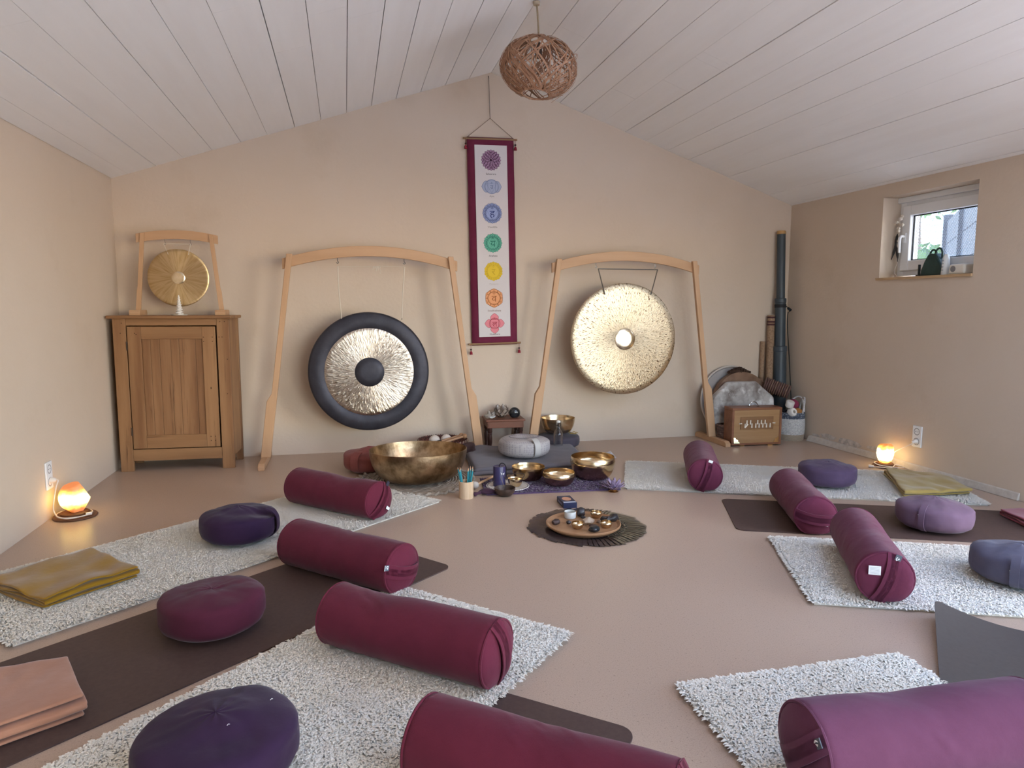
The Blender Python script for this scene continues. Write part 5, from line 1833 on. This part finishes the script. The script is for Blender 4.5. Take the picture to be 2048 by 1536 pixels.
hide = M('goat_hide', 'b7b2ae', rough=.9, noise=(5, '7b716b', .46, .62), dark=(8, 'e4e2e0', .54, .66), bump=(220, .25, .002), sheen=.4)
t = thing('hide_drum', 'octagonal drum covered in grey and white hide behind the shruti box', 'drum', (3.43, 5.425, .0), 0)
oc = [(-.19, .005), (.20, .005), (.315, .12), (.305, .375), (.125, .52), (-.145, .52), (-.30, .385), (-.305, .13)]
o = MB().prism(oc, 0, .085).build('hide_skin', hide, t, smooth=False, bevel=.02)
o.rotation_euler = (math.radians(-3), 0, 0)
t = thing('frame_drum', 'tan skinned frame drum standing behind the hide drum', 'drum', (3.475, 5.568, .31))
t.rotation_euler = (math.radians(83), 0, 0)
MB().lathe([(0, .035), (.26, .035), (.283, .030), (.286, 0), (.286, -.022), (.27, -.022), (.27, .02), (0, .03)], 64).build('skin_and_hoop', M('drum_skin', '8d6f58', rough=.55, noise=(5, '6a4f3e', .4, .7)), t)
mb = MB()
q = random.Random(6)
for k in range(260):
    x = q.uniform(-.115, .095)
    top = .05 * max(0, 1 - abs(x + .015) / .11)
    mb.tube([(x, .272 + q.uniform(0, .012), q.uniform(-.015, .03)), (x + q.uniform(-.012, .012), .284 + top * q.uniform(.5, 1), q.uniform(-.02, .03)), (x + q.uniform(-.03, .03), .278 + top * q.uniform(.7, 1.05), q.uniform(-.03, .035))], [.006, .004, .0012], 4)
o = mb.build('fur_tuft', M('brown_fur', '4a3529', rough=.9), t)
o['kind'] = 'stuff'
t = thing('ocean_drum', 'large dark blue rimmed drum with a thin white hoop at the back of the corner', 'drum', (3.42, 5.637, .335))
t.rotation_euler = (math.radians(84), 0, 0)
MB().lathe([(0, .0), (.29, .0), (.30, -.012), (.29, -.02), (0, -.018)], 64).build('membrane', M('blue_grey_drum', 'a09a98', rough=.5), t)
MB().tube([(.306 * math.cos(a), .306 * math.sin(a), 0) for a in np.linspace(0, 2 * PI, 72, endpoint=False)], .008, 8, closed=True).build('hoop', M('pale_hoop', 'c9bfb6', rough=.5), t)

wick = M('brown_wicker', '5f463c', rough=.7, noise=(50, '8b6c5c', .5, .65))
t = thing('wicker_basket', 'low brown wicker basket partly hidden by the foot of the gong stand', 'basket', (3.212, 5.375, 0))
mb = MB()
for k in range(13):
    r_ = .055 + .002 * k
    mb.tube([((r_ + .003 * math.cos(a * 14 + PI * (k % 2))) * math.cos(a), (r_ + .003 * math.cos(a * 14 + PI * (k % 2))) * math.sin(a) * .7, .008 + .0125 * k) for a in np.linspace(0, 2 * PI, 84, endpoint=False)], .0062, 5, closed=True)
mb.build('woven_side', wick, t)
MB().lathe([(0, .002), (.055, .002), (.055, .006), (0, .006)], 24, T=Matrix.Diagonal((1, .7, 1, 1))).build('base', wick, t)

t = thing('ribbed_shaker', 'brown ribbed tube with pale rings lying on the instruments in the corner', 'instrument', (3.765, 5.47, .455))
t.rotation_euler = (0, math.radians(108), math.radians(-38))
mb = MB()
pr = [(0, -.115)]
for k in range(12):
    z = -.11 + .019 * k
    pr += [(.052, z), (.064, z + .006), (.064, z + .012), (.052, z + .018)]
pr += [(0, .12)]
mb.lathe(pr, 32)
mb.build('ribbed_body', M('brown_ribs', '6b5048', rough=.45), t, 50)
for k in (3, 5, 8, 10):
    MB().lathe([(.063, -.003), (.0665, 0), (.063, .003)], 32, T=Matrix.Translation((0, 0, -.101 + .019 * k))).build('pale_ring', M('pale_cane', 'a78d78', rough=.5), t)

t = thing('woven_basket', 'white woven basket with navy top band and tan base in the right corner', 'basket', (3.862, 5.385, 0))
tan_w, wht_w, nav_w = M('tan_straw', 'ab9a87', rough=.85, bump=(150, .5, .003)), M('white_straw', 'd6d3d2', rough=.85, bump=(120, .7, .004), noise=(80, 'bab8ba', .45, .6)), M('navy_straw', '4f5666', rough=.85, bump=(120, .7, .004), noise=(60, 'a5a9b3', .52, .6))
for nm, m_, k0, k1 in (('base_band', tan_w, 0, 5), ('side', wht_w, 5, 18), ('top_band', nav_w, 18, 23)):
    mb = MB()
    for k in range(k0, k1):
        r_ = .110 + .008 * math.sin(k / 23 * PI)
        mb.tube([((r_ + .0025 * math.cos(a * 26 + PI * (k % 2))) * math.cos(a), (r_ + .0025 * math.cos(a * 26 + PI * (k % 2))) * math.sin(a), .006 + .0108 * k) for a in np.linspace(0, 2 * PI, 110, endpoint=False)], .0066, 5, closed=True)
    mb.build(nm, m_, t)
MB().lathe([(0, .002), (.108, .002), (.108, .012), (0, .012)], 24).build('bottom', tan_w, t)
for sy in (-1, 1):
    hp = smooth_path([(.05, -.10 * sy, .24), (.07, -.092 * sy, .33), (.10, -.05 * sy, .375), (.112, .0, .36), (.115, .03 * sy, .28), (.113, .03 * sy, .22)], 6)
    MB().tube(hp, .0075, 6).build('handle', wht_w, t)
for nm, lb, c, r_, m_ in (('felt_roll', 'upper white felt roll in the white woven basket', (3.812, 5.33, .325), .036, 'e0d9d4'), ('felt_roll', 'lower white felt roll with a grey core in the white woven basket', (3.815, 5.30, .255), .036, 'e6e2de')):
    t = thing(nm, lb, 'felt roll', c, 0, 'white felt rolls')
    t.rotation_euler = (math.radians(70 if 'lower' in lb else 20), 0, .2)
    MB().lathe([(0, -.028), (r_ - .004, -.028), (r_, -.022), (r_, .022), (r_ - .004, .028), (0, .028)], 28).build('felt', M('felt_' + m_, m_, rough=.95), t)
    if 'lower' in lb:
        MB().lathe([(0, .029), (.014, .029), (.014, .02)], 16).build('core', M('grey_core', '8d8579', rough=.9), t)
tag(MB().blob((3.885, 5.385, .31), (.05, .05, .05), amp=.03).build('yarn_ball', M('raspberry_yarn', '8a3350', rough=.95, bump=(120, .6, .004))), 'raspberry red yarn ball in the white woven basket', 'yarn ball')
tag(MB().blob((3.895, 5.33, .245), (.042, .042, .042), amp=.03).build('yarn_ball', M('ochre_yarn', 'ad7640', rough=.95, bump=(120, .6, .004))), 'orange yarn ball in the white woven basket', 'yarn ball')

# didgeridoo tube in its sleeve and the rainsticks
t = thing('didgeridoo', 'tall dark blue grey telescopic tube leaning in the right corner', 'instrument', (3.885, 5.575, .004))
axis_ = Vector((3.866, 5.645, 1.865)) - Vector((3.885, 5.575, .004))
t.rotation_euler = Vector((0, 0, 1)).rotation_difference(axis_).to_euler()
sleeve = M('slate_blue_plastic', '3c464e', rough=.42)
MB().lathe([(0, 0), (.058, 0), (.058, .77), (.062, .775), (.062, .815), (.056, .82), (.05, .82)], 32).build('lower_tube', sleeve, t)
MB().lathe([(.047, .80), (.047, 1.21), (.051, 1.215), (.051, 1.25), (.045, 1.255), (.04, 1.255)], 32).build('middle_tube', sleeve, t)
MB().lathe([(.037, 1.24), (.037, 1.835), (0, 1.835)], 32).build('upper_tube', sleeve, t)
MB().lathe([(.040, 1.832), (.041, 1.85), (.034, 1.862), (0, 1.866)], 28).build('mouthpiece', M('beeswax', 'c39a66', rough=.5), t)
strap_m = M('black_strap', '1d2026', rough=.7)
MB().lathe([(.048, 1.17), (.0505, 1.17), (.0505, 1.20), (.048, 1.20)], 32).build('strap_loop', strap_m, t)
pts = smooth_path([(.05, -.01, 1.185), (.075, -.012, 1.16), (.088, -.012, 1.13), (.07, -.012, 1.12), (.066, -.012, 1.0), (.085, -.014, .75), (.098, -.02, .5), (.104, -.03, .30)], 6)
MB().ribbon(pts, Vector((.004, .011, 0)), .0018).tube([(.07, -.012, 1.165), (.10, -.012, 1.145)], .012, 8).build('carrying_strap', strap_m, t, 60)
cact = M('cactus_wood', 'a3866b', rough=.7, noise=(60, '7d614c', .4, .7))
for lb, x, y, h_, r_, band in (('tall brown rainstick with dark end bands leaning left of the dark tube', 3.80, 5.632, 1.10, .033, True), ('shorter plain brown rainstick at the far left of the tubes', 3.738, 5.66, .86, .020, False)):
    t = thing('rainstick', lb, 'rainstick', (x, y, .004), 0, 'rainsticks in the corner')
    t.rotation_euler = (-.018, .005, 0)
    MB().lathe([(0, 0), (r_, 0), (r_, h_ - .004), (r_ * .9, h_), (0, h_)], 20).build('tube', cact, t)
    if band:
        for z in (h_ - .02, h_ - .06, h_ - .085):
            MB().lathe([(r_, -.008), (r_ + .003, -.006), (r_ + .003, .006), (r_, .008)], 20, T=Matrix.Translation((0, 0, z))).build('dark_band', M('wine_thread', '4d2a2c', rough=.8), t)

# ================================================================== THINGS ON THE WINDOW SILL
SZ = WIN[2] + .003
t = thing('toiletry_bag', 'dark green bag with two looped handles on the window sill', 'bag', (4.085, 4.135, SZ))
gb = M('dark_green_nylon', '2b4440', rough=.55, noise=(14, '213531', .4, .7))
prf = [(-.095, 0), (.10, 0), (.095, .05), (.06, .11), (.03, .155), (-.03, .155), (-.06, .11), (-.09, .04)]
MB().prism([(-x, z) for x, z in reversed(prf)], -.045, .045, T=TR((0, 0, 0), (0, 0, PI / 2))).build('bag_body', gb, t, smooth=False, bevel=.012)
for dy, hz in ((.018, .165), (-.03, .172)):
    MB().tube(smooth_path([(-.01, dy + .03, .13), (-.01, dy + .025, hz), (-.01, dy, hz + .018), (-.01, dy - .025, hz), (-.01, dy - .03, .12)], 5), .007, 6).build('handle_loop', gb, t)
t = thing('pump_bottle', 'white narrow bottle with grey print right of the green bag', 'bottle', (4.055, 4.022, SZ))
MB().lathe([(0, 0), (.026, 0), (.027, .004), (.023, .11), (.014, .138), (.008, .143), (0, .143)], 24).build('bottle_body', M('white_plastic', 'dfe3e4', rough=.3), t)
mb = MB()
for k in range(4):
    mb.box(-.0275, -.024, -.006, .008, .03 + .022 * k, .036 + .022 * k)
mb.build('grey_print', M('grey_print', '8f9aa0', rough=.6), t, smooth=False)
t = thing('roll_dispenser', 'low white plastic box with a grey round window at the right end of the sill', 'box', (4.06, 3.90, SZ))
MB().box(-.045, .06, -.065, .058, 0, .068).build('housing', M('cream_plastic', 'e2dcd0', rough=.4), t, smooth=False, bevel=.012)
MB().lathe([(0, .001), (.021, .001), (.021, -.002)], 20, T=Matrix.Translation((-.045, .022, .036)) @ Matrix.Rotation(-PI / 2, 4, 'Y')).build('grey_window', M('smoked', '7d7a7c', rough=.3), t)
t = thing('dark_tray', 'flat dark tray along the window sill under the bag', 'tray', (4.12, 4.24, SZ))
MB().box(-.02, .03, -.10, .09, 0, .014).build('tray_body', M('dark_plastic', '30383c', rough=.5), t, smooth=False, bevel=.003)
MB().box(4.065, 4.08, 4.262, 4.274, SZ, SZ + .085).build('black_stand', M('dark_plastic', '30383c', rough=.5), None, smooth=False, bevel=.002)
tag(bpy.data.objects['black_stand'], 'small upright dark slat left of the green bag on the sill', 'stand')
t = thing('feather_charm', 'hanging charm of shells with dark feathers beside the window handle', 'charm', (4.10, WIN[1] - .055, SZ))
mb = MB().tube(smooth_path([(0, 0, .44), (.005, -.01, .38), (-.004, 0, .26), (.006, -.015, .16), (0, .01, .06), (.004, .02, .0)], 6), .003, 5)
mb.build('cord', cord_w, t)
shl = M('shell_white', 'd3c8bb', rough=.4)
q = random.Random(3)
for k in range(6):
    MB().blob((q.uniform(-.015, .015), q.uniform(-.035, .012), .35 + .022 * k), (.013, .014, .012), seed=k, amp=.15).build('shell', shl, t)
fea = M('dark_feather', '33302f', rough=.8)
for z, dy, ln_ in ((.33, .022, .10), (.27, .045, .13), (.23, -.02, .11)):
    V = []
    for u in range(8):
        w_ = .015 * math.sin(PI * min(1, .12 + u / 7.6))
        V += [(-.004, dy * u / 7 - w_, z - ln_ * u / 7), (-.010, dy * u / 7, z - ln_ * u / 7), (-.004, dy * u / 7 + w_, z - ln_ * u / 7)]
    Fc = [(u * 3 + v, u * 3 + v + 1, u * 3 + v + 4, u * 3 + v + 3) for u in range(7) for v in range(2)]
    o = MB().add(V, Fc).build('feather', fea, t)
    m_ = o.modifiers.new('s', 'SOLIDIFY')
    m_.thickness = .002
mb = MB()
for k in range(5):
    mb.tube(smooth_path([(0, .01, .06), (-.01 - .006 * k, .02 - .012 * k, .03), (-.02, .03 - .02 * k, .006)], 5), .003, 5)
mb.build('ribbons', M('pale_ribbon', 'c3b4a6', rough=.8), t)
# lint on the foreground cushion
lint_m = M('white_lint', 'f4f4f4', rough=.9)
zl = [o for o in COL.objects if o.get('label', '').startswith('big dark violet')][0]
for x, y in ((.035, -.06), (.125, .03), (.02, .11)):
    MB().tube([(x, y, .163), (x + .003, y + .004, .1645), (x + .006, y + .004, .163)], .0007, 4).build('lint', lint_m, zl)
